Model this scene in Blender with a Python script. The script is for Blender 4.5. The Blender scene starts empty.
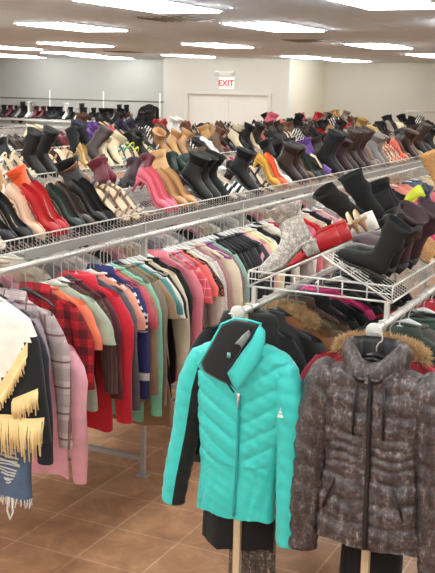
import bpy, math, random
from mathutils import Vector, Matrix
sc = bpy.context.scene
COL = sc.collection
RND = random.Random(11)
PI = math.pi
sin, cos = math.sin, math.cos

# ------------------------------------------------------------------ colour / materials
def lin(c):
    out = []
    for v in c[:3]:
        v = v / 255.0
        out.append(v / 12.92 if v <= 0.04045 else ((v + 0.055) / 1.055) ** 2.4)
    return (out[0], out[1], out[2], 1.0)

MATS = {}
def base_mat(name, rough=0.8, metallic=0.0, sheen=0.0):
    m = bpy.data.materials.new(name)
    m.use_nodes = True
    nt = m.node_tree
    b = nt.nodes['Principled BSDF']
    b.inputs['Roughness'].default_value = rough
    b.inputs['Metallic'].default_value = metallic
    if sheen:
        b.inputs['Sheen Weight'].default_value = sheen
    tc = nt.nodes.new('ShaderNodeTexCoord')
    return m, nt, b, tc.outputs['Object']

def N(nt, typ, ins=None, **props):
    n = nt.nodes.new(typ)
    for k, v in props.items():
        setattr(n, k, v)
    for k, v in (ins or {}).items():
        if hasattr(v, 'is_linked') or isinstance(v, bpy.types.NodeSocket):
            nt.links.new(v, n.inputs[k])
        else:
            n.inputs[k].default_value = v
    return n

def mixc(nt, fac, a, b, blend='MIX'):
    n = nt.nodes.new('ShaderNodeMix'); n.data_type = 'RGBA'; n.blend_type = blend
    for sock, v in ((n.inputs[0], fac), (n.inputs[6], a), (n.inputs[7], b)):
        if isinstance(v, bpy.types.NodeSocket): nt.links.new(v, sock)
        else: sock.default_value = v
    return n.outputs[2]

def ramp(nt, fac, stops, interp='CONSTANT'):
    n = nt.nodes.new('ShaderNodeValToRGB')
    cr = n.color_ramp; cr.interpolation = interp
    while len(cr.elements) < len(stops): cr.elements.new(0.5)
    for e, (p, c) in zip(cr.elements, stops):
        e.position = p; e.color = c
    nt.links.new(fac, n.inputs[0])
    return n.outputs[0]

def sep(nt, v):
    return nt.nodes.new('ShaderNodeSeparateXYZ') if False else N(nt, 'ShaderNodeSeparateXYZ', {0: v})

def mth(nt, op, a, b=None):
    n = nt.nodes.new('ShaderNodeMath'); n.operation = op
    for i, v in enumerate((a, b)):
        if v is None: continue
        if isinstance(v, bpy.types.NodeSocket): nt.links.new(v, n.inputs[i])
        else: n.inputs[i].default_value = v
    return n.outputs[0]

def finish(nt, b, co, color, var=0.25, scale=25.0, bump=0.15, bscale=160.0):
    """vary the colour a little with noise and give the surface a fine bump"""
    nz = N(nt, 'ShaderNodeTexNoise', {'Vector': co, 'Scale': scale, 'Detail': 3.0})
    f = mth(nt, 'MULTIPLY_ADD', nz.outputs[0], 2 * var)
    f.node.inputs[2].default_value = 1.0 - var
    hsv = N(nt, 'ShaderNodeHueSaturation', {'Value': f})
    if isinstance(color, bpy.types.NodeSocket): nt.links.new(color, hsv.inputs['Color'])
    else: hsv.inputs['Color'].default_value = color
    nt.links.new(hsv.outputs[0], b.inputs['Base Color'])
    if bump:
        n2 = N(nt, 'ShaderNodeTexNoise', {'Vector': co, 'Scale': bscale, 'Detail': 2.0})
        bp = N(nt, 'ShaderNodeBump', {'Height': n2.outputs[0], 'Strength': bump, 'Distance': 0.004})
        nt.links.new(bp.outputs[0], b.inputs['Normal'])

def plain(c, rough=0.85, metallic=0.0, var=0.16, scale=18.0, bump=0.2, bscale=160.0, sheen=0.0):
    key = ('p', tuple(c), rough, metallic, var, scale, bump, bscale, sheen)
    if key in MATS: return MATS[key]
    m, nt, b, co = base_mat('surface_%d' % len(MATS), rough, metallic, sheen)
    finish(nt, b, co, lin(c), var, scale, bump, bscale)
    MATS[key] = m
    return m

def fabric(c, **k):
    if max(c) < 40: c = tuple(int(v * 0.6) for v in c)
    return plain(c, rough=k.pop('rough', 0.9), sheen=k.pop('sheen', 0.15), var=k.pop('var', 0.2), bump=k.pop('bump', 0.3), **k)

def striped(c1, c2, freq=14.0, duty=0.5, axis=2):
    key = ('s', c1, c2, freq, duty, axis)
    if key in MATS: return MATS[key]
    m, nt, b, co = base_mat('striped_%d' % len(MATS), 0.9)
    s = sep(nt, co)
    f = mth(nt, 'FRACT', mth(nt, 'MULTIPLY', s.outputs[axis], freq))
    finish(nt, b, co, ramp(nt, f, [(0, lin(c1)), (duty, lin(c2))]))
    MATS[key] = m
    return m

def plaid(c1, c2, c3, freq=9.0):
    key = ('pl', c1, c2, c3, freq)
    if key in MATS: return MATS[key]
    m, nt, b, co = base_mat('plaid_%d' % len(MATS), 0.9)
    s = sep(nt, co)
    fx = mth(nt, 'FRACT', mth(nt, 'MULTIPLY', s.outputs[0], freq))
    fz = mth(nt, 'FRACT', mth(nt, 'MULTIPLY', s.outputs[2], freq))
    W, K = (1, 1, 1, 1), (0, 0, 0, 1)
    a = ramp(nt, fx, [(0, W), (0.5, K)]); d = ramp(nt, fz, [(0, W), (0.5, K)])
    col = mixc(nt, mth(nt, 'MULTIPLY', a, 0.6), lin(c1), lin(c2))
    col = mixc(nt, mth(nt, 'MULTIPLY', d, 0.6), col, lin(c2))
    l = mth(nt, 'MAXIMUM', ramp(nt, fx, [(0, K), (0.7, W), (0.78, K)]), ramp(nt, fz, [(0, K), (0.7, W), (0.78, K)]))
    col = mixc(nt, mth(nt, 'MULTIPLY', l, 0.8), col, lin(c3))
    finish(nt, b, co, col)
    MATS[key] = m
    return m

def spotted(c1, c2, c3=None, scale=28.0, thr=0.35, rough=0.85):
    key = ('sp', c1, c2, c3, scale, thr)
    if key in MATS: return MATS[key]
    m, nt, b, co = base_mat('spotted_%d' % len(MATS), rough)
    nz = N(nt, 'ShaderNodeTexNoise', {'Vector': co, 'Scale': scale * 0.7})
    vv = N(nt, 'ShaderNodeVectorMath', {0: co, 1: nz.outputs['Color']}, operation='MULTIPLY_ADD')
    vv.inputs[1].default_value = (0.05, 0.05, 0.05)
    nt.links.new(nz.outputs['Color'], vv.inputs[0]); nt.links.new(co, vv.inputs[2])
    v = N(nt, 'ShaderNodeTexVoronoi', {'Vector': vv.outputs[0], 'Scale': scale})
    stops = [(0, lin(c2)), (thr, lin(c1))]
    if c3: stops = [(0, lin(c3)), (thr * 0.5, lin(c2)), (thr, lin(c1))]
    finish(nt, b, co, ramp(nt, v.outputs['Distance'], stops))
    MATS[key] = m
    return m

def snake(cd, cl, scale=26.0, rough=0.45, stretch=(1, 1, 0.35), bump=0.25, mid=0.5):
    key = ('sn', cd, cl, scale, rough, stretch)
    if key in MATS: return MATS[key]
    m, nt, b, co = base_mat('scaly_%d' % len(MATS), rough)
    mp = N(nt, 'ShaderNodeMapping', {'Vector': co, 'Scale': stretch})
    n1 = N(nt, 'ShaderNodeTexNoise', {'Vector': mp.outputs[0], 'Scale': scale, 'Detail': 6.0, 'Roughness': 0.75})
    n2 = N(nt, 'ShaderNodeTexVoronoi', {'Vector': co, 'Scale': scale * 4})
    f = mth(nt, 'ADD', n1.outputs[0], mth(nt, 'MULTIPLY', mth(nt, 'SUBTRACT', n2.outputs['Distance'], 0.4), 0.25))
    col = ramp(nt, f, [(mid - 0.14, lin(cd)), (mid + 0.04, lin([(a * 2 + c) / 3 for a, c in zip(cd, cl)])), (mid + 0.2, lin(cl))], 'LINEAR')
    finish(nt, b, co, col, 0.15, 20, bump, 90)
    MATS[key] = m
    return m

# ------------------------------------------------------------------ mesh helpers
class MB:
    def __init__(s):
        s.v, s.f, s.mi = [], [], []
        s.cur = 0
    def add(s, verts, faces):
        o = len(s.v)
        s.v += [tuple(p) for p in verts]
        for f in faces:
            s.f.append(tuple(i + o for i in f)); s.mi.append(s.cur)
    def box(s, a, b):
        x0, y0, z0 = a; x1, y1, z1 = b
        s.add([(x0, y0, z0), (x1, y0, z0), (x1, y1, z0), (x0, y1, z0), (x0, y0, z1), (x1, y0, z1), (x1, y1, z1), (x0, y1, z1)],
              [(3, 2, 1, 0), (4, 5, 6, 7), (0, 1, 5, 4), (1, 2, 6, 5), (2, 3, 7, 6), (3, 0, 4, 7)])
    def tube(s, pts, r, n=6, cap=True):
        """swept round tube through pts; r a number or one per point"""
        pts = [Vector(p) for p in pts]
        rs = r if isinstance(r, (list, tuple)) else [r] * len(pts)
        rings, up = [], None
        for i, p in enumerate(pts):
            d = (pts[min(i + 1, len(pts) - 1)] - pts[max(i - 1, 0)]).normalized()
            if up is None:
                up = Vector((0, 0, 1)) if abs(d.z) < 0.9 else Vector((1, 0, 0))
            a = d.cross(up).normalized(); b = a.cross(d).normalized(); up = b
            rings.append([p + a * cos(2 * PI * k / n) * rs[i] + b * sin(2 * PI * k / n) * rs[i] for k in range(n)])
        s.loft(rings, cap, cap)
    def loft(s, rings, cap0=False, cap1=False, closed=True):
        n = len(rings[0]); v = [p for r in rings for p in r]; f = []
        for i in range(len(rings) - 1):
            for k in range(n if closed else n - 1):
                k2 = (k + 1) % n
                f.append((i * n + k, i * n + k2, (i + 1) * n + k2, (i + 1) * n + k))
        if cap0: f.append(tuple(range(n))[::-1])
        if cap1: f.append(tuple((len(rings) - 1) * n + k for k in range(n)))
        s.add(v, f)
    def mesh(s, name, mats, smooth=True):
        me = bpy.data.meshes.new(name)
        me.from_pydata(s.v, [], s.f)
        for m in (mats if isinstance(mats, (list, tuple)) else [mats]): me.materials.append(m)
        if any(s.mi): me.polygons.foreach_set('material_index', s.mi)
        if smooth: me.polygons.foreach_set('use_smooth', [True] * len(me.polygons))
        me.update()
        return me
    def obj(s, name, mats, parent=None, smooth=True):
        o = bpy.data.objects.new(name, s.mesh(name, mats, smooth))
        COL.objects.link(o)
        if parent is not None: o.parent = parent
        return o

def tag(o, label=None, cat=None, group=None, kind=None):
    if label: o['label'] = label
    if cat: o['category'] = cat
    if group: o['group'] = group
    if kind: o['kind'] = kind
    return o

def empty(name, loc=(0, 0, 0), rz=0.0, label=None, cat=None, group=None):
    o = bpy.data.objects.new(name, None); COL.objects.link(o)
    o.empty_display_size = 0.05
    o.location = loc; o.rotation_euler = (0, 0, rz)
    return tag(o, label, cat, group)

def copy_tree(o, parent=None):
    c = o.copy(); COL.objects.link(c)
    if parent is not None: c.parent = parent
    for ch in list(o.children): copy_tree(ch, c)
    return c

def struct(name, mb, mats, parent=None):
    o = mb.obj(name, mats, parent, smooth=False)
    if parent is None: o['kind'] = 'structure'
    return o

# ------------------------------------------------------------------ camera
H = 2.1
YAW, PIT, ROLL = math.radians(25.88), math.radians(11.55), math.radians(1.21)
fw = Vector((cos(PIT) * cos(YAW), cos(PIT) * sin(YAW), -sin(PIT)))
rt = Vector((sin(YAW), -cos(YAW), 0)); up = rt.cross(fw)
r2 = rt * cos(ROLL) + up * sin(ROLL); u2 = up * cos(ROLL) - rt * sin(ROLL)
M = Matrix((r2, u2, -fw)).transposed().to_4x4(); M.translation = (0, 0, H)
cd = bpy.data.cameras.new('camera'); cam = bpy.data.objects.new('camera', cd); COL.objects.link(cam)
cam.matrix_world = M
cd.sensor_fit = 'VERTICAL'; cd.sensor_height = 24.0; cd.lens = 978.0 / 573.0 * 24.0
cd.clip_start = 0.05; cd.clip_end = 200
sc.camera = cam
sc.view_settings.view_transform = 'Standard'
sc.view_settings.look = 'None'
sc.view_settings.exposure = 0.0
sc.cycles.max_bounces = 12; sc.cycles.diffuse_bounces = 8

# ------------------------------------------------------------------ the room
CZ = 2.75
def floor_mat():
    m, nt, b, co = base_mat('brown_floor_tile', 0.42)
    mp = N(nt, 'ShaderNodeMapping', {'Vector': co, 'Location': (-3.413, -2.0, 0)})
    br = N(nt, 'ShaderNodeTexBrick', {'Vector': mp.outputs[0], 'Color1': lin((182, 138, 104)), 'Color2': lin((166, 124, 92)), 'Mortar': lin((202, 166, 134)),
           'Scale': 1.0, 'Mortar Size': 0.005, 'Mortar Smooth': 0.3, 'Brick Width': 0.341, 'Row Height': 0.338}, offset=0.0, squash=1.0)
    nz = N(nt, 'ShaderNodeTexNoise', {'Vector': co, 'Scale': 5.0, 'Detail': 8.0, 'Roughness': 0.65, 'Distortion': 0.8})
    col = mixc(nt, 0.75, br.outputs[0], ramp(nt, nz.outputs[0], [(0.3, (0.33, 0.29, 0.27, 1)), (0.55, (0.6, 0.58, 0.56, 1)), (0.75, (0.92, 0.9, 0.86, 1))], 'LINEAR'), 'OVERLAY')
    nt.links.new(col, b.inputs['Base Color'])
    inv = mth(nt, 'SUBTRACT', 1.0, br.outputs[1])
    bp = N(nt, 'ShaderNodeBump', {'Height': inv, 'Strength': 0.3, 'Distance': 0.003})
    nt.links.new(bp.outputs[0], b.inputs['Normal'])
    return m
def ceiling_mat():
    m, nt, b, co = base_mat('ceiling_tile', 0.9)
    mp = N(nt, 'ShaderNodeMapping', {'Vector': co, 'Location': (0.12, 0.06, 0)})
    br = N(nt, 'ShaderNodeTexBrick', {'Vector': mp.outputs[0], 'Color1': lin((212, 227, 238)), 'Color2': lin((205, 220, 231)), 'Mortar': lin((222, 235, 242)),
           'Scale': 1.0, 'Mortar Size': 0.012, 'Brick Width': 1.22, 'Row Height': 0.61}, offset=0.0, squash=1.0)
    finish(nt, b, co, br.outputs[0], 0.06, 40, 0.2, 120)
    return m
def wall_mat(c):
    return plain(c, rough=0.9, var=0.03, scale=1.2, bump=0.08, bscale=60)

mb = MB(); mb.box((-7, -9, -0.1), (26, 24, 0.0)); struct('floor', mb, floor_mat())
mb = MB(); mb.box((-7, -9, CZ), (26, 24, CZ + 0.1)); struct('ceiling', mb, ceiling_mat())
mb = MB(); mb.box((22.3, 11.9, 0), (22.5, 24, CZ)); struct('wall_left', mb, wall_mat((186, 184, 177)))
mb = MB()
mb.box((21.3, 8.62, 0), (21.5, 9.05, CZ)); mb.box((21.3, 11.3, 0), (21.5, 11.92, CZ)); mb.box((21.3, 9.05, 1.98), (21.5, 11.3, CZ))
mb.box((21.5, 11.72, 0), (22.3, 11.92, CZ))
struct('wall_back', mb, wall_mat((220, 218, 210)))
mb = MB(); mb.box((21.5, 8.62, 0), (23.7, 8.75, CZ)); struct('wall_side', mb, wall_mat((226, 218, 200)))
mb = MB(); mb.box((23.6, -9, 0), (23.8, 8.62, CZ)); struct('wall_right', mb, wall_mat((202, 197, 184)))
mb = MB(); mb.box((-7, 23.8, 0), (26, 24, CZ)); struct('wall_end', mb, wall_mat((206, 204, 194)))
# double door in the white wall
white_paint = plain((238, 236, 228), rough=0.5, var=0.03, bump=0.05)
mb = MB()
mb.box((21.36, 9.12, 0.01), (21.42, 10.17, 1.92)); mb.box((21.36, 10.18, 0.01), (21.42, 11.23, 1.92))
door = struct('door_1', mb, white_paint)
mb = MB()
for a, c in (((21.26, 9.04, 0), (21.44, 9.12, 1.98)), ((21.26, 11.23, 0), (21.44, 11.31, 1.98)), ((21.26, 9.12, 1.92), (21.44, 11.23, 1.98))): mb.box(a, c)
struct('door_frame', mb, plain((222, 220, 212), rough=0.5, var=0.03), door)
mb = MB(); mb.box((21.32, 9.25, 0.95), (21.355, 11.1, 1.0)); struct('door_handle', mb, plain((150, 150, 150), rough=0.35, metallic=0.8), door)

# exit sign and the emergency lamps over it
sg = empty('exit_sign', (21.28, 10.2, 2.1), -PI / 2, 'white exit sign with red EXIT lettering above the white double door', 'sign')
mb = MB(); mb.box((-0.19, -0.02, -0.05), (0.19, 0.02, 0.22)); hm = plain((244, 238, 232), rough=0.41, var=0.02); hm.node_tree.nodes['Principled BSDF'].inputs['Emission Color'].default_value = (1, 0.9, 0.86, 1); hm.node_tree.nodes['Principled BSDF'].inputs['Emission Strength'].default_value = 0.35; mb.obj('housing', hm, sg, False)
cu = bpy.data.curves.new('lettering', 'FONT'); cu.body = 'EXIT'; cu.size = 0.2; cu.align_x = 'CENTER'; cu.extrude = 0.003; cu.offset = 0.004
cu.materials.append(plain((205, 40, 45), rough=0.5, var=0.02))
_t = bpy.data.objects.new('lettering_curve', cu); COL.objects.link(_t); bpy.context.view_layer.update()
_me = bpy.data.meshes.new_from_object(_t.evaluated_get(bpy.context.evaluated_depsgraph_get())); bpy.data.objects.remove(_t)
tx = bpy.data.objects.new('lettering', _me); COL.objects.link(tx); tx.parent = sg; tx.location = (0, -0.024, 0.015); tx.rotation_euler = (PI / 2, 0, 0)
em = empty('emergency_light', (21.28, 10.25, 2.36), -PI / 2, 'white twin head emergency lamp mounted above the red exit sign', 'lamp')
mb = MB(); mb.box((-0.15, -0.03, 0), (0.15, 0.02, 0.1)); mb.obj('housing', white_paint, em, False)
for sx in (-1, 1):
    mb = MB(); mb.tube([(sx * 0.2, 0.0, 0.06), (sx * 0.2, -0.05, 0.05)], [0.05, 0.055], 12); mb.obj('lamp_head', white_paint, em)

# ceiling fixtures
def emit_mat(strength):
    m, nt, b, co = base_mat('light_diffuser', 0.5)
    b.inputs['Base Color'].default_value = (0.9, 0.9, 0.88, 1)
    nz = N(nt, 'ShaderNodeTexNoise', {'Vector': co, 'Scale': 2.0})
    b.inputs['Emission Color'].default_value = (0.94, 1.0, 1.0, 1)
    f = mth(nt, 'MULTIPLY_ADD', nz.outputs[0], 0.1 * strength); f.node.inputs[2].default_value = strength * 0.95
    nt.links.new(f, b.inputs['Emission Strength'])
    return m
EMIT = emit_mat(8.0); EMIT_SIDE = emit_mat(205.0)  # side strips boosted far above the face, added to brighten the ceiling
FRAME = plain((225, 222, 216), rough=0.5, var=0.03)
seen_lights = [(7.2, 4.15, 'first, before the large ceiling vent'), (7.15, 2.2, 'first, over the long shoe rack'), (9.75, 6.64, 'second row, over the shoe rows'), (10.0, 4.22, 'second row, before the small vent'), (9.95, 1.95, 'second row, over the jacket side'),
    (14.1, 9.57, 'third row, toward the pale wall'), (14.41, 7.06, 'third row, toward the exit sign'), (14.53, 4.44, 'third row, toward the corner'),
    (15.4, 12.0, 'third row, past the wall rack'), (18.3, 12.55, 'fourth row, over the wall rack'), (18.35, 4.6, 'fourth row, toward the beige wall'),
    (20.2, 13.1, 'fifth row, over the wall rack end'), (19.35, 10.2, 'fifth row, before the exit sign'), (19.83, 7.64, 'fifth row, beside the wall corner'),
    (19.75, 15.3, 'fifth row, over the dark shoes'), (20.9, 15.9, 'touching the pale back wall'), (21.0, 13.3, 'last before the white wall corner'), (21.8, 7.4, 'last before the beige wall')]
mbF = MB(); w, l = 0.33, 0.7
for a, c in (((-l, -w, -0.012), (l, -w + 0.03, 0)), ((-l, w - 0.03, -0.012), (l, w, 0)), ((-l, -w + 0.03, -0.012), (-l + 0.03, w - 0.03, 0)), ((l - 0.03, -w + 0.03, -0.012), (l, w - 0.03, 0))): mbF.box(a, c)
meF = mbF.mesh('frame', FRAME, False)
mbD = MB(); mbD.loft([[(-l + e, -w + e, z), (l - e, -w + e, z), (l - e, w - e, z), (-l + e, w - e, z)] for e, z in ((0.03, 0), (0.03, -0.022), (0.04, -0.026))], False, True); mbD.mi[0:4] = [1] * 4; meD = mbD.mesh('diffuser', [EMIT, EMIT_SIDE], False)
def light(x, y, label, group='fluorescent ceiling panels'):
    r = empty('ceiling_light', (x, y, CZ), 0, label, 'ceiling light', group)
    for n_, me in (('frame', meF), ('diffuser', meD)):
        o = bpy.data.objects.new(n_, me); COL.objects.link(o); o.parent = r
for x, y, s in seen_lights:
    light(x, y, 'glowing white rectangular ceiling panel, ' + s)
for x in (-3.0, -0.4, 2.2, 4.7):
    for y in (-2.8, -0.4, 2.0, 4.4, 6.8, 9.2):
        light(x, y, 'glowing white ceiling panel over the aisle where one stands', 'ceiling panels overhead')
for x, y in ((9.8, 9.2), (7.2, 6.6), (7.2, 9.2), (12.2, -0.5), (10, -0.5), (7.2, -0.3), (17, 0.5), (14.5, 1.9), (12, 13), (10, 12)):
    light(x, y, 'glowing white ceiling panel past the edge of the shown ceiling', 'ceiling panels past the view')
dark_metal = plain((95, 88, 82), rough=0.6, metallic=0.2)
for x, y, sx, sy, s in ((8.75, 4.78, 0.3, 0.3, 'large dark slotted ceiling vent behind the first glowing panel'), (13.05, 5.0, 0.3, 0.3, 'small dark ceiling vent before the third row of panels'), (17.3, 10.6, 0.3, 0.3, 'tiny dark ceiling vent near the white wall corner')):
    r = empty('ceiling_vent', (x, y, CZ), 0, s, 'vent', 'ceiling vents')
    mb = MB(); mb.box((-sx, -sy, -0.006), (sx, sy, 0)); mb.obj('backing', dark_metal, r, False)
    mb = MB()
    for k in range(7):
        yy = -sy + 0.04 + k * (2 * sy - 0.08) / 6; mb.box((-sx, yy - 0.012, -0.016), (sx, yy + 0.012, -0.006))
    mb.obj('grille', plain((150, 142, 132), rough=0.6), r, False)

# ------------------------------------------------------------------ racks
CHROME = plain((214, 212, 206), rough=0.32, metallic=0.55, var=0.05, bump=0.0)
WIRE = plain((212, 210, 204), rough=0.4, metallic=0.4, var=0.05, bump=0.0)
CREAM_METAL = plain((214, 194, 158), rough=0.45, var=0.05, bump=0.05)
GREY_METAL = plain((176, 172, 166), rough=0.5, metallic=0.3, var=0.08, bump=0.05)
ZR, ZB, ZT, ZA = 1.33, 1.40, 1.455, 1.54
RX0 = 3.15
def rack(label, yf, yb, x0, x1, pitch, near, posts, beam=False):
    """double sided garment rack with a gabled wire shoe shelf on top; yf, yb are its two rails"""
    r = empty('garment_rack', (x0, yf, 0), 0, label, 'rack', 'double sided garment racks with wire shoe shelves')
    ox, oy = x0, yf
    P = lambda x, y, z: (x - ox, y - oy, z)
    sf, sb, ym = yf - 0.015, yb + 0.025, (yf + yb) / 2
    n = 8 if near else 5
    for y in (yf, yb):
        mb = MB(); mb.tube([P(x0 - 0.13, y, ZR), P(x1, y, ZR)], 0.014, n); mb.obj('rail', CHROME, r)
        if near:
            mb = MB(); mb.tube([P(x0 - 0.146, y, ZR), P(x0 - 0.142, y, ZR), P(x0 - 0.13, y, ZR)], [0.022, 0.028, 0.026], 16); mb.obj('end_cap', WIRE, r)
    k = 0; xs = []
    x = x0
    while x < x1 + 0.01 and k < posts:
        xs.append(x); x += 1.22; k += 1
    for i, x in enumerate(xs):
        xx = x - 0.09 if i == 0 else x
        for y in (yf, yb):
            mb = MB(); mb.box(P(xx - 0.011, y - 0.013, 0.012), P(xx + 0.011, y + 0.013, ZR - 0.012)); mb.box(P(xx - 0.03, y - 0.03, 0), P(xx + 0.03, y + 0.03, 0.012))
            mb.obj('upright', CREAM_METAL if (near and i == 0) else GREY_METAL, r, False)
            mb = MB(); mb.box(P(x - 0.008, y - 0.008, ZR + 0.01), P(x + 0.008, y + 0.008, ZB)); mb.obj('shelf_bracket', CHROME, r, False)
        if near and i < 5:
            mb = MB(); mb.box(P(xx - 0.012, yf + 0.013, 0.09), P(xx + 0.012, yb - 0.013, 0.115)); mb.obj('base_bar', GREY_METAL, r, False)
    if beam:
        mb = MB(); mb.box(P(x0 + 0.22, yf + 0.004, 1.352), P(x1, yf + 0.012, 1.388)); mb.obj('support_beam', plain((158, 154, 148), rough=0.7, var=0.15, scale=6), r, False)
    rw = 0.0022 if near else 0.003
    nn = 4 if near else 3
    mb = MB()
    cnt = int((x1 - x0) / pitch)
    for i in range(1, cnt):
        x = x0 + i * pitch
        mb.tube([P(x, sf, ZT), P(x, sf, ZB), P(x, ym, ZA), P(x, sb, ZB), P(x, sb, ZT)], rw, nn, False)
    for t in (0.2, 0.4, 0.6, 0.8):
        for ye in (sf, sb):
            y = ye + (ym - ye) * t; z = ZB + (ZA - ZB) * t - 0.004
            mb.tube([P(x0, y, z), P(x1, y, z)], rw * 1.1, nn, False)
    mb.obj('shelf_grid', WIRE, r)
    for ye, nm in ((sf, 'front'), (sb, 'rear')):
        mb = MB()
        mb.tube([P(x0, ye, ZT), P(x1, ye, ZT)], rw * 1.8, n); mb.tube([P(x0, ye, ZB), P(x1, ye, ZB)], rw * 1.8, n)
        mb.obj('shelf_rim', WIRE, r)
    mb = MB(); mb.tube([P(x0, ym, ZA), P(x1, ym, ZA)], rw * 1.8, n); mb.obj('shelf_ridge', WIRE, r)
    if near:
        mb = MB()
        for z in (ZB, ZT): mb.tube([P(x0, sf, z), P(x0, sb, z)], 0.004, 6)
        mb.tube([P(x0, sf, (ZB + ZT) / 2), P(x0, sb, (ZB + ZT) / 2)], 0.0022, 5)
        for i in range(7):
            y = sf + (sb - sf) * i / 6; mb.tube([P(x0, y, ZB), P(x0, y, ZT)], 0.003, 5)
        mb.tube([P(x0, sf, ZB), P(x0, ym, ZA)], 0.004, 6); mb.tube([P(x0, sb, ZB), P(x0, ym, ZA)], 0.004, 6)
        mb.obj('shelf_end', WIRE, r)
    return r
YF = [0.89, 2.55, 4.27, 5.96, 7.65, 9.34, 11.03]
YB = [1.38, 3.06, 4.77, 6.46, 8.15, 9.84, 11.53]
rack('chrome garment rack carrying puffer jackets under an open white wire basket shelf', YF[0], YB[0], RX0, 9.25, 0.03, True, 6)
rack('long garment rack of bright tops topped by a wire shoe shelf', YF[1], YB[1], RX0, 15.4, 0.03, True, 11, True)
rack('wire shoe rack row, the second shoe rack, right behind the bright tops', YF[2], YB[2], 4.4, 18.0, 0.05, False, 8)
rack('wire shoe rack row, the third shoe rack, before an aisle of boots', YF[3], YB[3], 6.4, 18.6, 0.06, False, 8)
rack('wire shoe rack row, the fourth shoe rack, facing the exit sign', YF[4], YB[4], 8.0, 14.0, 0.07, False, 5)

# wall rack along the pale back wall, and the small rail at the beige wall
r = empty('shoe_rack', (21.2, 11.95, 0), 0, 'tall white wall rack with shelves of dark shoes at the pale wall', 'rack')
for k in range(4):
    mb = MB(); mb.tube([(0.0, 1.63 * k, 0), (0.0, 1.63 * k, 1.92)], 0.022 if k == 0 else 0.014, 8); mb.obj('upright', plain((232, 230, 224), rough=0.4, var=0.04), r)
mb = MB(); mb.tube([(0, -0.1, 1.7), (0, 6.4, 1.7)], 0.018, 8); mb.obj('rail', plain((120, 116, 108), rough=0.4, metallic=0.4), r)
for z in (1.24, 1.08, 0.92, 0.76):
    mb = MB()
    for k in range(5): mb.tube([(-0.36 + 0.1 * k, 0, z - 0.02 * (4 - k)), (-0.36 + 0.1 * k, 6.2, z - 0.02 * (4 - k))], 0.012, 5)
    mb.box((-0.38, 0, z - 0.11), (-0.36, 6.2, z - 0.075))
    mb.obj('shelf', plain((236, 236, 232), rough=0.35, var=0.04), r)
r = empty('clothes_rail', (21.3, 5.1, 0), 0, 'short chrome clothes rail standing before the beige wall', 'rail')
mb = MB(); mb.tube([(0, 0, 1.66), (0, 0.75, 1.66)], 0.022, 8); mb.obj('rail', WIRE, r)
for y in (0.02, 0.7):
    mb = MB(); mb.tube([(0, y, 0), (0, y, 1.66)], 0.015, 8); mb.obj('upright', WIRE, r)

# ------------------------------------------------------------------ hangers and garments
CLEAR = plain((222, 222, 218), rough=0.25, var=0.05, bump=0.0)
def hanger_meshes(d=0.0):
    mb = MB()
    mb.tube([(-0.15, 0, -0.122 - d), (-0.105, 0, -0.096 - d), (-0.03, 0, -0.063 - d), (0, 0, -0.055 - d), (0.03, 0, -0.063 - d), (0.105, 0, -0.096 - d), (0.15, 0, -0.122 - d)], [0.004, 0.006, 0.008, 0.011, 0.008, 0.006, 0.004], 6)
    bar = mb
    hk = MB()
    pts = [(0, 0, -0.052 - d), (0, 0, -0.03)] + [(0.0175 * sin(a), 0, 0.0175 * -cos(a)) for a in [PI * 0.12 * j for j in range(1, 11)]]
    hk.tube(pts, 0.0026, 5)
    return bar, hk
HANG = {}
def hanger_mesh(c, d=0.0):
    if (c, d) not in HANG:
        b_, h_ = hanger_meshes(d)
        HANG[(c, d)] = (b_.mesh('clothes_hanger', plain(c, rough=0.25, var=0.05, bump=0.0)), h_.mesh('hook', CHROME))
    return HANG[(c, d)]
def add_hanger(loc, rz, label, c=(222, 222, 218), group='hangers on the garment racks', d=0.0):
    a, h = hanger_mesh(c, d)
    o = bpy.data.objects.new('clothes_hanger', a); COL.objects.link(o)
    o.location = loc; o.rotation_euler = (0, 0, rz)
    tag(o, label, 'hanger', group)
    k = bpy.data.objects.new('hook', h); COL.objects.link(k); k.parent = o
    return o

def spow(v, p): return math.copysign(abs(v) ** p, v)
def body_mb(w, length, flare, rnd, neck=0.075, t=0.02, drop=0.0, nseg=26, deep=0.0):
    z0 = -0.072 - drop
    prof = [(0, neck, 0.55), (-0.014, neck + 0.035, 0.7), (-0.036, w * 0.8, 0.8), (-0.05, w * 0.96, 0.85), (-0.085, w, 1.0), (-0.15, w * 0.985, 1.05)]
    k = 7
    for i in range(1, k + 1):
        f = i / k
        prof.append((-0.15 - f * (length - 0.15), w * (0.985 - 0.07 * sin(PI * min(1, f * 1.3))) + flare * f, 1.1 + 0.25 * f))
    ph = [rnd.uniform(0, 6.28) for _ in range(4)]
    fr = rnd.uniform(5, 9); sk = rnd.uniform(-0.012, 0.012)
    rings = []
    for (dz, ww, tt) in prof:
        d = min(1.0, -dz / max(length, 0.1)); ring = []
        for k in range(nseg):
            a = 2 * PI * k / nseg
            x = ww * spow(cos(a), 0.85); y = t * tt * spow(sin(a), 0.85)
            y += 0.009 * d * sin(fr * x / w + ph[0]) + 0.005 * d * sin(2.3 * fr * x / w + ph[1])
            z = z0 + dz + 0.012 * d * sin(3 * a + ph[2]) - (deep * (1 - abs(x) / neck) if dz == 0 and y < 0 else 0)
            ring.append((x + sk * d * 2, y + 0.008 * d * sin(ph[3] + 4 * d), z))
        rings.append(ring)
    mb = MB(); mb.loft(rings); return mb, z0

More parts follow.
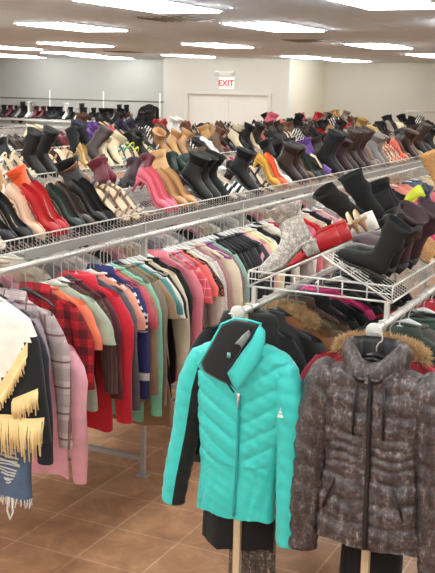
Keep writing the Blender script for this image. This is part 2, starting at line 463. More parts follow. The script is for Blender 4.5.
def sleeve_mb(sx, w, length, rnd, z0, fat=1.0):
    n, m = 10, 11
    out = rnd.uniform(0.015, 0.05)
    rings = []; ph = rnd.uniform(0, 6.28); yb = rnd.uniform(-0.012, 0.012)
    for i in range(m):
        f = i / (m - 1); s = f * length
        x = w * 0.9 + 0.055 * min(1, s / 0.12) ** 0.7 + out * f
        z = z0 - 0.055 - s * 0.985
        rx = (0.058 * (1 - f * min(0.5, length * 0.8)) + 0.003 * sin(9 * f + ph)) * fat
        ry = (0.027 * (1 - f * 0.25) + 0.002 * sin(11 * f + ph)) * fat
        if i == 0: rx *= 0.7; z += 0.012
        tilt = 0.35 * (1 - f) if sx else 0
        rings.append([(sx * (x + rx * cos(2 * PI * k / n)), yb * f + 0.004 * sin(7 * f + ph) + ry * sin(2 * PI * k / n), z - tilt * rx * cos(2 * PI * k / n)) for k in range(n)])
    mb = MB(); mb.loft(rings); return mb

def fur_mb(path, rad, count, length, rnd):
    """a ruff of tapering tufts round a path"""
    mb = MB(); L = len(path) - 1
    mb.tube(path, rad * 0.75, 8)
    for _ in range(count):
        u = rnd.random() * L; i = min(int(u), L - 1); f = u - i
        p = Vector(path[i]).lerp(Vector(path[i + 1]), f)
        d = Vector((rnd.gauss(0, 1), rnd.gauss(0, 1), rnd.gauss(0, 1))).normalized()
        b = p + d * rad * 0.6; e = p + d * (rad + length * rnd.uniform(0.4, 1)) + Vector((0, 0, -length * 0.3))
        s = d.orthogonal().normalized() * 0.0035; q = d.cross(s)
        mb.add([b + s, b - s * 0.5 + q, b - s * 0.5 - q, e], [(0, 1, 3), (1, 2, 3), (2, 0, 3)])
    return mb

SHORTS = set()
def garment(name, short, x, y, mat, sleeve='L', length=0.6, w=0.19, label=None, cat=None, group=None, flare=0.0, drop=0.0, collar='band', collar_mat=None, sl=None, sleeve_mat=None,
            hang=(222, 222, 218), seed=None, tilt=0.0, where='on the bright rack', t=0.024, fat=1.0, neck=0.075, flip=False, prev=None, deep=0.0, low=0.0):
    drop = drop + low
    assert short not in SHORTS, short
    SHORTS.add(short)
    rnd = random.Random(seed if seed is not None else int(x * 1000) + int(y * 77))
    rz = -PI / 2 + rnd.uniform(-0.06, 0.06) + tilt + (PI if flip else 0)
    r = empty(name, (x, y, ZR), rz, label or (short + ' hanging ' + where), cat or name.replace('_', ' '), group)
    bm, z0 = body_mb(w, length, flare, rnd, neck=neck, drop=drop, t=t, deep=deep)
    bm.obj('body', mat, r)
    if sleeve in 'LS':
        L = sl or (0.56 if sleeve == 'L' else 0.19)
        for sx in (-1, 1):
            sleeve_mb(sx, w, L + rnd.uniform(-0.02, 0.02), rnd, z0, fat).obj('sleeve', sleeve_mat or mat, r)
    cm = collar_mat or mat
    if collar == 'band':
        mb = MB(); mb.tube([(neck * cos(a), t * 0.6 * sin(a), z0 + 0.003) for a in [2 * PI * k / 14 for k in range(15)]], 0.007, 6, False); mb.obj('neckband', cm, r)
    elif collar == 'shirt':
        mb = MB(); mb.loft([[((neck + e) * cos(a), (t * 0.75 + e) * sin(a), z0 + h) for a in [2 * PI * k / 16 for k in range(16)]] for h, e in ((0, 0), (0.025, -0.004), (0.03, 0.002), (-0.006, 0.012))]); mb.obj('collar', cm, r)
    elif collar == 'hood':
        mb = MB(); mb.loft([[(W * cos(a) , 0.012 + T * sin(a) , z0 + h) for a in [2 * PI * k / 16 for k in range(16)]] for h, W, T in ((-0.06, 0.10, 0.03), (-0.02, 0.115, 0.04), (0.015, 0.10, 0.042), (0.028, 0.07, 0.034), (0.012, 0.055, 0.025), (-0.03, 0.05, 0.02))]); mb.obj('hood', cm, r)
    elif collar == 'fur':
        pts = [(0.14 * cos(a), 0.01 + 0.035 * sin(a), z0 - 0.03 + 0.035 * sin(a)) for a in [PI * k / 8 for k in range(9)]]
        fur_mb(pts, 0.04, 4200, 0.013, rnd).obj('fur_trim', cm, r)
    if hang:
        add_hanger((x, y, ZR), rz, 'hanger holding the ' + short + (' of ' if False else '') + ' ' + where.replace('hanging ', ''), hang, d=low)
    return r, z0

PLG = 'tops hung close together on the bright rack'
A = YF[1]
black, white = (24, 24, 27), (232, 230, 224)
# (name, short, X, material, sleeve, hem z, extra)
buffalo = plaid((190, 30, 42), (30, 14, 18), (150, 20, 30), 13)
greyplaid = plaid((206, 192, 188), (168, 150, 150), (110, 56, 66), 9)
G = [
 ('blouse', 'mauve grey lace blouse', 3.195, spotted((160, 142, 152), (130, 112, 122), None, 60), 'S', 0.72, dict(w=0.15)),
 ('sweater', 'dark navy long sleeve sweater', 3.10, fabric((30, 34, 48)), 'L', 0.66, dict(sl=0.56, fat=1.25, w=0.215)),
 ('flannel_shirt', 'grey and maroon plaid flannel shirt', 3.285, greyplaid, 'L', 0.62, dict(collar='shirt', sl=0.57, w=0.2)),
 ('hoodie', 'pale pink long hoodie', 3.385, fabric((244, 182, 196)), 'L', 0.42, dict(drop=0.17, sl=0.63, length=0.64, fat=1.2, w=0.205)),
 ('flannel_shirt', 'red and black buffalo plaid shirt', 3.46, buffalo, 'L', 0.84, dict(collar='shirt', sl=0.36)),
 ('tee_shirt', 'orange tee', 3.52, fabric((240, 128, 92)), 'S', 0.80, {}),
 ('tunic', 'pale sage speckled tunic', 3.60, spotted((178, 192, 172), (150, 166, 146), None, 120), 'S', 0.66, dict(w=0.2, flare=0.02)),
 ('blouse', 'brown ribbed blouse', 3.66, striped((92, 62, 56), (70, 48, 46), 60, 0.5, 0), 'L', 0.76, dict(sl=0.42)),
 ('cardigan', 'dark maroon cardigan', 3.715, fabric((84, 30, 38)), 'L', 0.68, dict(sl=0.48)),
 ('hoodie', 'bright red long hoodie with white print', 3.775, fabric((206, 36, 54)), 'L', 0.50, dict(collar='hood', fat=1.3, w=0.21, sl=0.6)),
 ('sweater', 'slate grey sweater', 3.845, fabric((92, 94, 100)), 'L', 0.64, {}),
 ('tee_shirt', 'peach tee', 3.95, fabric((236, 160, 140)), 'S', 0.74, {}),
 ('tee_shirt', 'black and white striped tee', 4.0, striped((228, 224, 220), (40, 40, 44), 34), 'S', 0.72, {}),
 ('rugby_shirt', 'navy rugby shirt with white chest stripe', 4.1, striped((48, 50, 108), (226, 226, 230), 3.4, 0.87), 'L', 0.6, dict(collar='shirt')),
 ('blouse', 'pink and red floral blouse', 4.15, spotted((214, 92, 108), (150, 34, 54), (240, 200, 180), 34), 'S', 0.7, {}),
 ('blouse', 'tan leopard print blouse', 4.2, spotted((176, 148, 124), (84, 60, 48), None, 46), 'L', 0.56, {}),
 ('cardigan', 'mint green long cardigan', 4.26, fabric((132, 206, 176)), 'L', 0.45, dict(fat=1.05, sl=0.66, hang=(150, 212, 190))),
 ('cardigan', 'taupe long cardigan', 4.33, fabric((136, 122, 108)), 'L', 0.5, dict(fat=1.1, sl=0.62)),
 ('dress', 'khaki cotton dress', 4.39, fabric((150, 124, 96)), 'S', 0.4, dict(flare=0.1)),
 ('tee_shirt', 'teal tee', 4.45, fabric((78, 140, 138)), 'S', 0.7, {}),
 ('blouse', 'white short sleeve blouse', 4.51, fabric((224, 218, 210)), 'S', 0.66, {}),
 ('dress', 'black jersey dress', 4.57, fabric((30, 29, 32)), 'S', 0.52, dict(flare=0.02)),
 ('cardigan', 'cream cardigan with striped cuffs', 4.63, fabric((212, 200, 172)), 'L', 0.54, dict(fat=1.1)),
 ('sweater', 'black knit sweater', 4.69, fabric((26, 25, 28)), 'L', 0.56, {}),
 ('coat', 'rose pink coat', 4.76, fabric((226, 128, 142)), 'L', 0.55, dict(fat=1.15, sl=0.64, collar='shirt')),
 ('vest', 'mushroom brown fuzzy vest', 4.83, fabric((140, 118, 112), bscale=60), 'N', 0.56, dict(t=0.03)),
 ('trousers', 'coral lattice print lounge set', 4.90, plaid((232, 100, 112), (220, 84, 98), (240, 190, 190), 22), 'S', 0.5, {}),
 ('tank_top', 'lavender tank top', 4.95, fabric((160, 150, 186)), 'N', 0.55, {}),
 ('tee_shirt', 'coral tee', 5.0, fabric((240, 116, 110)), 'S', 0.78, {}),
 ('tee_shirt', 'black tee with orange pumpkins', 5.05, spotted((34, 28, 34), (226, 110, 40), None, 17, 0.32), 'S', 0.68, {}),
 ('blouse', 'off white blouse', 5.11, fabric((230, 222, 208)), 'L', 0.6, {}),
 ('blouse', 'white blouse with grey flowers', 5.17, spotted((222, 214, 208), (130, 110, 118), None, 32), 'L', 0.66, {}),
 ('sweater', 'dusty rose sweater', 5.24, fabric((176, 132, 134)), 'L', 0.58, {}),
 ('poncho', 'cream draped poncho', 5.32, fabric((222, 208, 180)), 'S', 0.66, dict(w=0.2, flare=0.06, sl=0.36, fat=1.5)),
 ('blouse', 'purple floral blouse', 5.39, spotted((150, 70, 150), (92, 36, 104), (210, 140, 200), 40), 'L', 0.72, dict(fat=1.1)),
 ('sweater', 'plum marl sweater', 5.46, spotted((150, 112, 124), (110, 76, 92), None, 90), 'L', 0.6, {}),
 ('cardigan', 'sage mint open cardigan', 5.54, fabric((146, 184, 168)), 'L', 0.56, dict(fat=1.1)),
 ('jacket', 'black fleece jacket', 5.63, fabric((22, 22, 25)), 'L', 0.52, dict(fat=1.2, t=0.03)),
 ('coat', 'black wool coat', 5.71, fabric((28, 27, 30)), 'L', 0.4, dict(fat=1.2, t=0.03)),
 ('sweater', 'black ribbed sweater', 5.79, striped((30, 30, 33), (20, 20, 22), 70, 0.5, 0), 'L', 0.5, {}),
 ('dress', 'black lace dress', 5.87, spotted((30, 29, 33), (60, 58, 62), None, 80), 'L', 0.42, {}),
 ('cardigan', 'charcoal button cardigan', 5.95, fabric((48, 46, 52)), 'L', 0.5, {}),
 ('jacket', 'black jacket with pink piping', 6.04, striped((30, 28, 32), (220, 150, 160), 4, 0.93, 0), 'L', 0.52, {}),
 ('sweater', 'dark grey cable sweater', 6.14, fabric((60, 58, 62)), 'L', 0.56, {}),
 ('blouse', 'blush satin blouse', 6.24, fabric((226, 170, 178), rough=0.5), 'L', 0.6, {}),
 ('sweater', 'pale yellow sweater', 6.36, fabric((230, 220, 168)), 'L', 0.6, {}),
 ('blouse', 'ivory blouse', 6.48, fabric((234, 228, 212)), 'L', 0.62, {}),
 ('sweater', 'black crew sweater', 6.6, fabric((32, 31, 34)), 'L', 0.6, {}),
 ('cardigan', 'oatmeal cardigan', 6.72, fabric((206, 194, 172)), 'L', 0.58, {}),
 ('blouse', 'white cotton blouse', 6.84, fabric((236, 234, 228)), 'L', 0.6, {}),
 ('tee_shirt', 'crimson tee', 6.96, fabric((190, 44, 60)), 'S', 0.7, {}),
 ('blouse', 'dove grey blouse', 7.08, fabric((184, 180, 176)), 'L', 0.6, {}),
 ('sweater', 'white fuzzy sweater', 7.2, fabric((232, 226, 216)), 'L', 0.62, {}),
 ('hoodie', 'rose hoodie', 7.32, fabric((220, 120, 138)), 'L', 0.6, dict(collar='hood')),
 ('tee_shirt', 'scarlet tee', 7.45, fabric((200, 40, 44)), 'S', 0.7, {}),
 ('blouse', 'cream pintuck blouse', 7.58, fabric((224, 214, 192)), 'L', 0.6, {}),
 ('sweater', 'black turtleneck', 7.72, fabric((28, 27, 30)), 'L', 0.6, {}),
 ('blouse', 'pale pink blouse', 7.86, fabric((228, 180, 186)), 'L', 0.6, {}),
 ('cardigan', 'stone grey cardigan', 8.0, fabric((164, 158, 150)), 'L', 0.6, {}),
 ('blouse', 'snow white shirt', 8.15, fabric((238, 236, 232)), 'L', 0.6, dict(collar='shirt')),
 ('sweater', 'raspberry sweater', 8.3, fabric((188, 60, 92)), 'L', 0.6, {}),
]
XM = [(3.0, 3.0), (3.5, 3.465), (3.775, 3.74), (3.845, 3.80), (4.1, 3.95), (4.26, 4.05), (4.33, 4.115), (4.63, 4.32), (4.76, 4.48), (5.0, 4.65), (5.32, 4.93), (5.54, 5.06), (5.95, 5.33), (6.04, 5.38), (6.48, 5.65), (7.2, 6.2), (8.3, 7.3)]
def spread(x):
    for (a, c), (b, d) in zip(XM, XM[1:]):
        if a <= x <= b: return c + (d - c) * (x - a) / (b - a)
    return x
G = [g[:2] + (spread(g[2]),) + g[3:] for g in G]
G.sort(key=lambda g: g[2])
for k, (cn, cc) in enumerate((('ash grey', (168, 164, 160)), ('chalk white', (228, 224, 216)), ('jet black', (26, 26, 29)), ('salmon', (224, 140, 128)), ('slate blue', (98, 108, 130)), ('wheat', (208, 188, 150)), ('wine', (110, 38, 54)), ('pewter', (132, 130, 130)))):
    for q, (kn, ks) in enumerate((('blouse', 'ruffled blouse'), ('sweater', 'chunky sweater'))):
        G.append((kn, cn + ' ' + ks, 7.5 + k * 0.5 + q * 0.25, fabric(cc), 'L', 0.6, dict(w=0.2, t=0.035)))
prev = 'cream and black fringed poncho'
red_hoodie = None
for i, (nm, short, x, m, slv, hem, ex) in enumerate(G):
    ex = dict(ex)
    L = ex.pop('length', None) or max(0.3, ZR - 0.12 - ex.get('drop', 0) - hem)
    lab = short + ' on the bright rack, right behind the ' + prev if False else short + ' hanging behind the ' + prev
    if len(lab.split()) > 15: lab = short + ' hanging on the bright rack'
    hc = ex.pop('hang', RND.choice([(226, 226, 222), (226, 226, 222), (206, 206, 202), (226, 226, 222), (234, 232, 226), (226, 226, 222), (60, 60, 62)]))
    r, z0 = garment(nm, short, x, A, m, slv, L, label=lab, group=PLG, hang=hc, seed=100 + i, low=0.048, t=ex.pop('t', 0.018 if x < 5.06 else 0.022), **ex)
    if 'red long hoodie' in short: red_hoodie = r
    prev = short
# small white print on the red sleeve
mb = MB()
for k in range(3):
    z = -0.36 - 0.028 * k; mb.box((0.236, -0.043, z), (0.257, -0.0395, z + 0.018)); mb.box((0.242, -0.0435, z + 0.006), (0.264, -0.04, z + 0.011))
mb.obj('print', plain((236, 232, 228), rough=0.7), red_hoodie, False)
# garments on the rack's other rail, glimpsed between shelf and hangers
back_cols = [('light grey', (190, 188, 184)), ('white', (230, 228, 222)), ('silver', (170, 168, 166)), ('black', (34, 33, 36)), ('dusty pink', (210, 150, 160)), ('beige', (200, 184, 160)), ('ivory', (226, 220, 204)), ('mid grey', (140, 138, 138))]
kinds = [('blouse', 'blouse'), ('tee_shirt', 'tee'), ('sweater', 'sweater'), ('cardigan', 'long cardigan'), ('dress', 'long dress')]
i = 0
for kn, ks in kinds:
    for cn, cc in back_cols:
        x = 3.2 + i * 0.12; i += 1
        garment(kn, cn + ' ' + ks + ' of the rear rail', x, YB[1], fabric(cc), 'S', 0.88 if 'long' in ks or i % 3 == 0 else 0.62, w=0.2, low=0.03, label=cn + ' ' + ks + ' on the rear rail of the bright rack', group='tops on the rear rail of the bright rack', seed=500 + i)
dark_cols = [('black', (26, 26, 29)), ('navy', (34, 38, 58)), ('charcoal', (58, 56, 60)), ('brown', (84, 62, 48)), ('maroon', (84, 32, 44)), ('dark green', (42, 58, 50)), ('grey', (120, 118, 116)), ('plum', (70, 44, 72))]  # mostly unseen coats, added to keep light off the floor behind
i = 0
for kn, ks in (('coat', 'long coat'), ('dress', 'maxi dress'), ('cardigan', 'duster cardigan')):
    for cn, cc in dark_cols:
        x = 4.6 + i * 0.2; i += 1
        garment(kn, cn + ' ' + ks + ' of the second rack', x, YF[2], fabric(cc), 'L', 1.0, w=0.21, low=0.03, label=cn + ' ' + ks + ' hanging under the shoes of the second rack', group='coats under the second shoe rack', seed=700 + i)

# ------------------------------------------------------------------ the fringed poncho and the ripped jeans at the rack's end
def poncho():
    r = empty('fringed_poncho', (2.96, 2.5, ZR), -PI / 2, 'cream and black knitted poncho with straw fringe at the rack end', 'poncho')
    prof = [(-0.05, 0.07, 0.03), (-0.065, 0.12, 0.035), (-0.085, 0.2, 0.04), (-0.12, 0.27, 0.045), (-0.2, 0.31, 0.05), (-0.3, 0.325, 0.055), (-0.4, 0.335, 0.055), (-0.5, 0.345, 0.06), (-0.6, 0.352, 0.06)]
    fine = []
    for a, b in zip(prof, prof[1:]):
        for k in range(4): fine.append(tuple(u + (v - u) * k / 4 for u, v in zip(a, b)))
    fine.append(prof[-1])
    n = 72
    def pt(a, z, W, T):
        x = W * spow(cos(a), 0.8); d = min(1, -z / 0.6)
        return (x, T * spow(sin(a), 0.8) + 0.012 * d * sin(x * 38), z)
    rings = [[pt(2 * PI * k / n, z, W, T) for k in range(n)] for z, W, T in fine]
    def zV(x): return -0.62 + 1.5 * abs(x)
    mb = MB(); mb.loft(rings)
    for fi, f in enumerate(mb.f):
        cx = sum(mb.v[i][0] for i in f) / 4; cz = sum(mb.v[i][2] for i in f) / 4
        mb.mi[fi] = 1 if cz > zV(cx) else 0
    mb.obj('body', [fabric((28, 28, 33)), fabric((240, 234, 222))], r)
    straw = fabric((236, 210, 150), bscale=90)
    def frontY(x, z):
        for (za, Wa, Ta), (zb, Wb, Tb) in zip(fine, fine[1:]):
            if za >= z >= zb:
                f = (za - z) / (za - zb); W = Wa + (Wb - Wa) * f; T = Ta + (Tb - Ta) * f
                c = min(1, abs(x) / W) ** 1.25; return -T * max(0, 1 - c * c) ** 0.4 + 0.012 * min(1, -z / 0.6) * sin(x * 38)
        return -0.05
    def fringe(path, length, band, part):
        mb = MB(); top, bot = [], []
        for x, z in path:
            y = frontY(x, max(z, -0.598)) - 0.006
            top.append((x, y, z)); bot.append((x, y - 0.004, z - band))
        v = top + bot; k = len(path)
        mb.add(v, [(i, i + 1, k + i + 1, k + i) for i in range(k - 1)])
        for i in range(k - 1):
            for j in range(4):
                f = (j + RND.random()) / 4
                x = path[i][0] + (path[i + 1][0] - path[i][0]) * f; z = path[i][1] + (path[i + 1][1] - path[i][1]) * f - band * 0.9
                y = frontY(x, max(z, -0.598)) - 0.009
                L = length * RND.uniform(0.6, 1.12); dx = RND.uniform(-0.008, 0.008)
                mb.tube([(x, y, z), (x + dx * 0.5, y - 0.006, z - L * 0.5), (x + dx, y - 0.003 + RND.uniform(-.004, .004), z - L)], [0.0035, 0.0042, 0.0028], 4)
        mb.obj(part, straw, r)
    for s in (-1, 1):
        fringe([(s * (0.02 + 0.012 * k), zV(0.02 + 0.012 * k)) for k in range(23)], 0.05, 0.06, 'fringe')
        fringe([(s * (0.215 + 0.012 * k), -0.43 + 0.5 * (0.012 * k)) for k in range(10)], 0.085, 0.012, 'fringe')
    fringe([(-0.34 + 0.0145 * k, -0.5 + 0.02 * abs(-0.34 + 0.0145 * k)) for k in range(48)], 0.15, 0.016, 'fringe')
    mb = MB(); mb.tube([(0.072 * cos(a), 0.032 * sin(a), -0.05) for a in [2 * PI * k / 16 for k in range(17)]], 0.008, 6, False); mb.obj('neckband', fabric((240, 234, 222)), r)
    add_hanger((2.96, 2.5 + 0.0, ZR), -PI / 2, 'hanger holding the fringed poncho at the rack end')
    # jeans
    j = empty('ripped_jeans', (3.03, 2.475, ZR), -PI / 2, 'ripped blue jeans with frayed hem below the fringed poncho', 'jeans')
    den = plain((86, 106, 134), rough=0.9, var=0.35, scale=12, bump=0.3, bscale=200)
    fray = fabric((228, 226, 220))
    for s in (-1, 1):
        mb = MB(); rings = []
        for i in range(16):
            f = i / 15; z = -0.3 - 0.6 * f
            rings.append([(s * (0.095 + 0.01 * f) + (0.088 - 0.01 * f) * spow(cos(a), 0.8), (0.035 - 0.005 * f) * spow(sin(a), 0.8) + 0.004 * sin(12 * f + s), z + 0.008 * sin(a * 3)) for a in [2 * PI * k / 18 for k in range(18)]])
        mb.loft(rings); leg = mb.obj('leg', den, j)
        mb = MB()
        for k in range(16):
            z = -0.66 - 0.011 * k + RND.uniform(-.006, .006); wd = 0.05 * (1 - abs(k - 7) / 9) + 0.006; xo = s * 0.1 + RND.uniform(-.008, .008)
            mb.tube([(xo - wd, -0.035, z), (xo, -0.039, z + RND.uniform(-.01, .006)), (xo + wd, -0.035, z + RND.uniform(-.008, .008))], 0.0036, 4)
        mb.obj('rip', fray, leg)
        mb = MB()
        for k in range(26):
            a = 2 * PI * k / 26; x = s * 0.105 + 0.078 * cos(a); y = 0.03 * sin(a); mb.tube([(x, y, -0.89), (x + RND.uniform(-.01, .01), y - 0.004, -0.9 - RND.uniform(0.01, 0.035))], 0.0025, 4)
        mb.tube([(s * 0.11 - 0.02, -0.03, -0.89), (s * 0.11 - 0.024, -0.034, -0.95), (s * 0.11 - 0.01, -0.034, -0.985), (s * 0.11 + 0.005, -0.034, -0.95), (s * 0.11, -0.03, -0.89)], 0.0045, 5)
        mb.obj('frayed_hem', fray, leg)
    mb = MB(); mb.loft([[(0.185 * W * spow(cos(a), 0.8), 0.036 * spow(sin(a), 0.8), z) for a in [2 * PI * k / 28 for k in range(28)]] for z, W in ((-0.17, 0.86), (-0.2, 0.9), (-0.24, 0.95), (-0.3, 1.0), (-0.34, 0.99))]); mb.obj('waist', den, j)
    add_hanger((3.03, 2.475, ZR), -PI / 2, 'hanger holding the ripped blue jeans')
poncho()

# ------------------------------------------------------------------ puffer jackets facing out on the rail ends
def interp(tab, z):
    if z >= tab[0][0]: return tab[0][1:]
    for a, b in zip(tab, tab[1:]):
        if a[0] >= z >= b[0]:
            f = (a[0] - z) / (a[0] - b[0]); f = f * f * (3 - 2 * f) if False else f
            return tuple(u + (v - u) * f for u, v in zip(a[1:], b[1:]))
    return tab[-1][1:]
def puffer_body(tab, quilt, n=96, m=110, side_idx=None):
    z1, z2 = tab[0][0], tab[-1][0]
    mb = MB(); rings = []
    for i in range(m):
        z = z1 + (z2 - z1) * i / (m - 1)
        xc, W, T = interp(tab, z); ring = []
        for k in range(n):
            a = 2 * PI * k / n; ca, sa = cos(a), sin(a)
            x = W * spow(ca, 0.75); y = T * spow(sa, 0.75)
            d = quilt(x, z, sa)
            L = math.hypot(ca / W, sa / T); nx, ny = ca / W / L, sa / T / L
            ring.append((xc + x + nx * d * 0.6, y + ny * d, z + 0.004 * sin(5 * a) * (1 if i == m - 1 else 0)))
        rings.append(ring)
    mb.loft(rings)
    if side_idx:
        for fi, f in enumerate(mb.f):
            cx = sum(mb.v[i][0] for i in f) / 4; cy = sum(mb.v[i][1] for i in f) / 4; cz = sum(mb.v[i][2] for i in f) / 4
            if side_idx(cx, cy, cz): mb.mi[fi] = 1
    return mb
def puffer_sleeve(path, pitch, amp, n=26, m=80, inner=None, wr=1.0):
    """path: (x, y, z, rx, ry) from shoulder to cuff"""
    zs = [p[2] for p in path]
    acc = [0.0]
    for a, b in zip(path, path[1:]): acc.append(acc[-1] + math.dist(a[:3], b[:3]))
    mb = MB(); rings = []
    for i in range(m):
        s = acc[-1] * i / (m - 1); j = 0
        while j < len(acc) - 2 and s > acc[j + 1]: j += 1
        f = (s - acc[j]) / (acc[j + 1] - acc[j]); p = [u + (v - u) * f for u, v in zip(path[j], path[j + 1])]
        d = Vector(path[j + 1][:3]) - Vector(path[j][:3]); d.normalize()
        ax = Vector((0, 1, 0)).cross(d).normalized()
        ring = []
        for k in range(n):
            a = 2 * PI * k / n
            q = abs(sin(PI * (s / pitch + 0.25 * cos(a) * wr))) ** 0.42
            e = amp * (q - 0.6) + amp * 0.35 * sin(3 * a + s * 70) * sin(s * 40 + a)
            P = Vector(p[:3]) + ax * ((p[3] + e) * cos(a)) + Vector((0, 1, 0)) * ((p[4] + e) * sin(a))
            ring.append(tuple(P))
        rings.append(ring)
    # rounded cuff end turning inward
    c = Vector([sum(v[i] for v in rings[-1]) / n for i in range(3)])
    rings.append([tuple(c + (Vector(v) - c) * 0.8 + Vector((0, 0, 0.004))) for v in rings[-1]])
    rings.append([tuple(c + (Vector(v) - c) * 0.7 + Vector((0, 0, 0.05))) for v in rings[-3]])
    c0 = Vector([sum(v[i] for v in rings[0]) / n for i in range(3)])
    rings.insert(0, [tuple(c0 + (Vector(v) - c0) * 0.55 + Vector((0, 0, 0.012))) for v in rings[0]])
    mb.loft(rings, True, False)
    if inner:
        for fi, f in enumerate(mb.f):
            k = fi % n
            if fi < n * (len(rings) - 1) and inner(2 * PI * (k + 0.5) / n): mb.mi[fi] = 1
    return mb
def pillow(outline, y0, bulge, thick, tx=0.0, tz=0.0, cols=4):
    """a soft flat cloth piece from an outline in x and z; y0 its front depth, tilted by tx, tz"""
    n = len(outline)
    # smooth the outline a little by corner cutting
    pts = outline
    for _ in range(2):
        q = []
        for i in range(len(pts)):
            a, b = pts[i], pts[(i + 1) % len(pts)]
            q += [(a[0] * .88 + b[0] * .12, a[1] * .88 + b[1] * .12), (a[0] * .12 + b[0] * .88, a[1] * .12 + b[1] * .88)]
        pts = q
    n = len(pts); cx = sum(p[0] for p in pts) / n; cz = sum(p[1] for p in pts) / n
    def Y(x, z): return y0 + tx * (x - cx) + tz * (z - cz)
    rings = []
    for s in (0.08, 0.4, 0.7, 0.9, 1.0):
        rings.append([(cx + (x - cx) * s, Y(cx + (x - cx) * s, cz + (z - cz) * s) - bulge * (1 - s * s) - (thick * 0.5 if s < 1 else 0), cz + (z - cz) * s) for x, z in pts])
    for s in (0.9, 0.5, 0.08):
        rings.append([(cx + (x - cx) * s, Y(cx + (x - cx) * s, cz + (z - cz) * s) - bulge * (1 - s * s) + thick * 0.5, cz + (z - cz) * s) for x, z in pts])
    mb = MB(); mb.loft(rings, True, True); return mb

def teal_jacket():
    X, Y = 2.93, 1.34
    r = empty('puffer_jacket', (X, Y, ZR), -PI / 2, 'turquoise quilted puffer jacket with black collar lining facing out', 'jacket')
    teal = plain((50, 196, 190), rough=0.42, var=0.08, scale=14, bump=0.25, bscale=45, sheen=0.2)
    blk = fabric((20, 20, 23))
    # z: centre x, half width, half thickness
    tab = [(-0.075, 0.03, 0.07, 0.03), (-0.086, 0.027, 0.115, 0.04), (-0.1, 0.025, 0.15, 0.047), (-0.122, 0.022, 0.182, 0.052), (-0.15, 0.02, 0.185, 0.055), (-0.2, 0.02, 0.172, 0.058), (-0.32, 0.02, 0.16, 0.060), (-0.46, 0.018, 0.145, 0.058), (-0.545, 0.014, 0.139, 0.056), (-0.62, 0.01, 0.142, 0.058), (-0.695, 0.008, 0.145, 0.056)]
    def quilt(x, z, sa):
        x0 = x - 0.02
        if z > -0.50:
            q = (z - 0.62 * abs(x0)) / 0.068 + 0.2
            a = abs(sin(PI * q)) ** 0.38; A = 0.0105
        else:
            q = x0 / 0.046 + 0.35 * sin(z * 14)
            a = abs(sin(PI * q)) ** 0.4; A = 0.006
        zip_ = min(1.0, abs(x0) / 0.02) if sa < 0 else 1
        return A * (a - 0.5) * (0.3 + 0.7 * zip_) - 0.005 * (1 - zip_) + 0.0016 * sin(120 * x + 60 * z) * sin(95 * z - 50 * x) + 0.001 * sin(210 * x - 70 * z) * sin(160 * z)
    puffer_body(tab, quilt, 128, 150).obj('body', teal, r)
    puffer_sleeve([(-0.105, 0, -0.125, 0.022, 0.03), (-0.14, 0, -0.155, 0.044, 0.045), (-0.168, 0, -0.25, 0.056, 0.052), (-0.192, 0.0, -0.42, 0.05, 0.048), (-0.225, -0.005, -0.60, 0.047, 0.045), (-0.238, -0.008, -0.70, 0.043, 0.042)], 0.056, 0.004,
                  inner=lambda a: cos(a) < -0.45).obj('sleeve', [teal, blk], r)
    puffer_sleeve([(0.14, 0, -0.125, 0.022, 0.03), (0.175, 0, -0.155, 0.044, 0.045), (0.200, 0, -0.25, 0.057, 0.052), (0.208, 0.0, -0.42, 0.051, 0.048), (0.212, -0.005, -0.62, 0.047, 0.045), (0.214, -0.008, -0.765, 0.043, 0.042)], 0.056, 0.004,
                  ).obj('sleeve', teal, r)
    # open collar: black lined flap folded out, teal stand at the other side
    pillow([(-0.107, -0.155), (-0.064, -0.065), (-0.042, -0.017), (0.0, 0.005), (0.05, 0.004), (0.09, 0.0), (0.078, -0.04), (0.041, -0.099), (0.013, -0.145), (0.037, -0.216), (-0.027, -0.202), (-0.094, -0.180)], -0.052, 0.006, 0.012, tx=0.0, tz=0.2).obj('collar_flap', blk, r)
    mb = MB(); mb.tube([(-0.11, -0.072, -0.158), (-0.066, -0.05, -0.062), (-0.044, -0.04, -0.014), (0.0, -0.03, 0.009), (0.05, -0.03, 0.009), (0.1, -0.036, 0.004)], 0.004, 6); mb.obj('collar_edge', teal, r)
    st = pillow([(0.098, 0.006), (0.12, -0.016), (0.123, -0.054), (0.107, -0.114), (0.079, -0.166), (0.044, -0.222), (0.024, -0.2), (0.003, -0.166), (0.016, -0.147), (0.043, -0.099), (0.079, -0.04)], -0.07, 0.012, 0.016, tx=0.1, tz=0.2).obj('collar_stand', teal, r)
    mb = MB(); mb.tube([(0.09, -0.05, 0.0), (0.076, -0.075, -0.04), (0.041, -0.092, -0.1), (0.013, -0.1, -0.147), (0.0, -0.105, -0.166), (0.022, -0.112, -0.198), (0.042, -0.112, -0.222)], 0.0035, 5); mb.obj('piping', blk, st)
    pillow([(0.07, -0.012), (0.078, -0.035), (0.058, -0.06), (0.05, -0.085), (0.038, -0.07), (0.018, -0.068), (0.034, -0.05), (0.045, -0.035)], -0.066, 0.005, 0.008).obj('hanger_neck', plain((128, 138, 140), rough=0.2, var=0.4, scale=60), st)
    mb = MB(); mb.box((-0.006, -0.072, -0.118), (0.006, -0.068, -0.1)); mb.obj('size_tag', plain((120, 180, 172), rough=0.6), st)
    mb = MB(); pts = []
    for i in range(24):
        z = -0.245 - 0.44 * i / 23; xc, W, T = interp(tab, z); pts.append((xc + 0.018, -T - 0.0005, z))
    mb.tube(pts, 0.005, 6); zp = mb.obj('zipper', plain((30, 150, 148), rough=0.5), r)
    mb = MB(); mb.box((0.033, -0.072, -0.26), (0.043, -0.062, -0.235)); mb.tube([(0.038, -0.073, -0.25), (0.038, -0.074, -0.285)], 0.003, 5); mb.obj('zip_pull', plain((210, 210, 205), rough=0.3, metallic=0.8), zp)
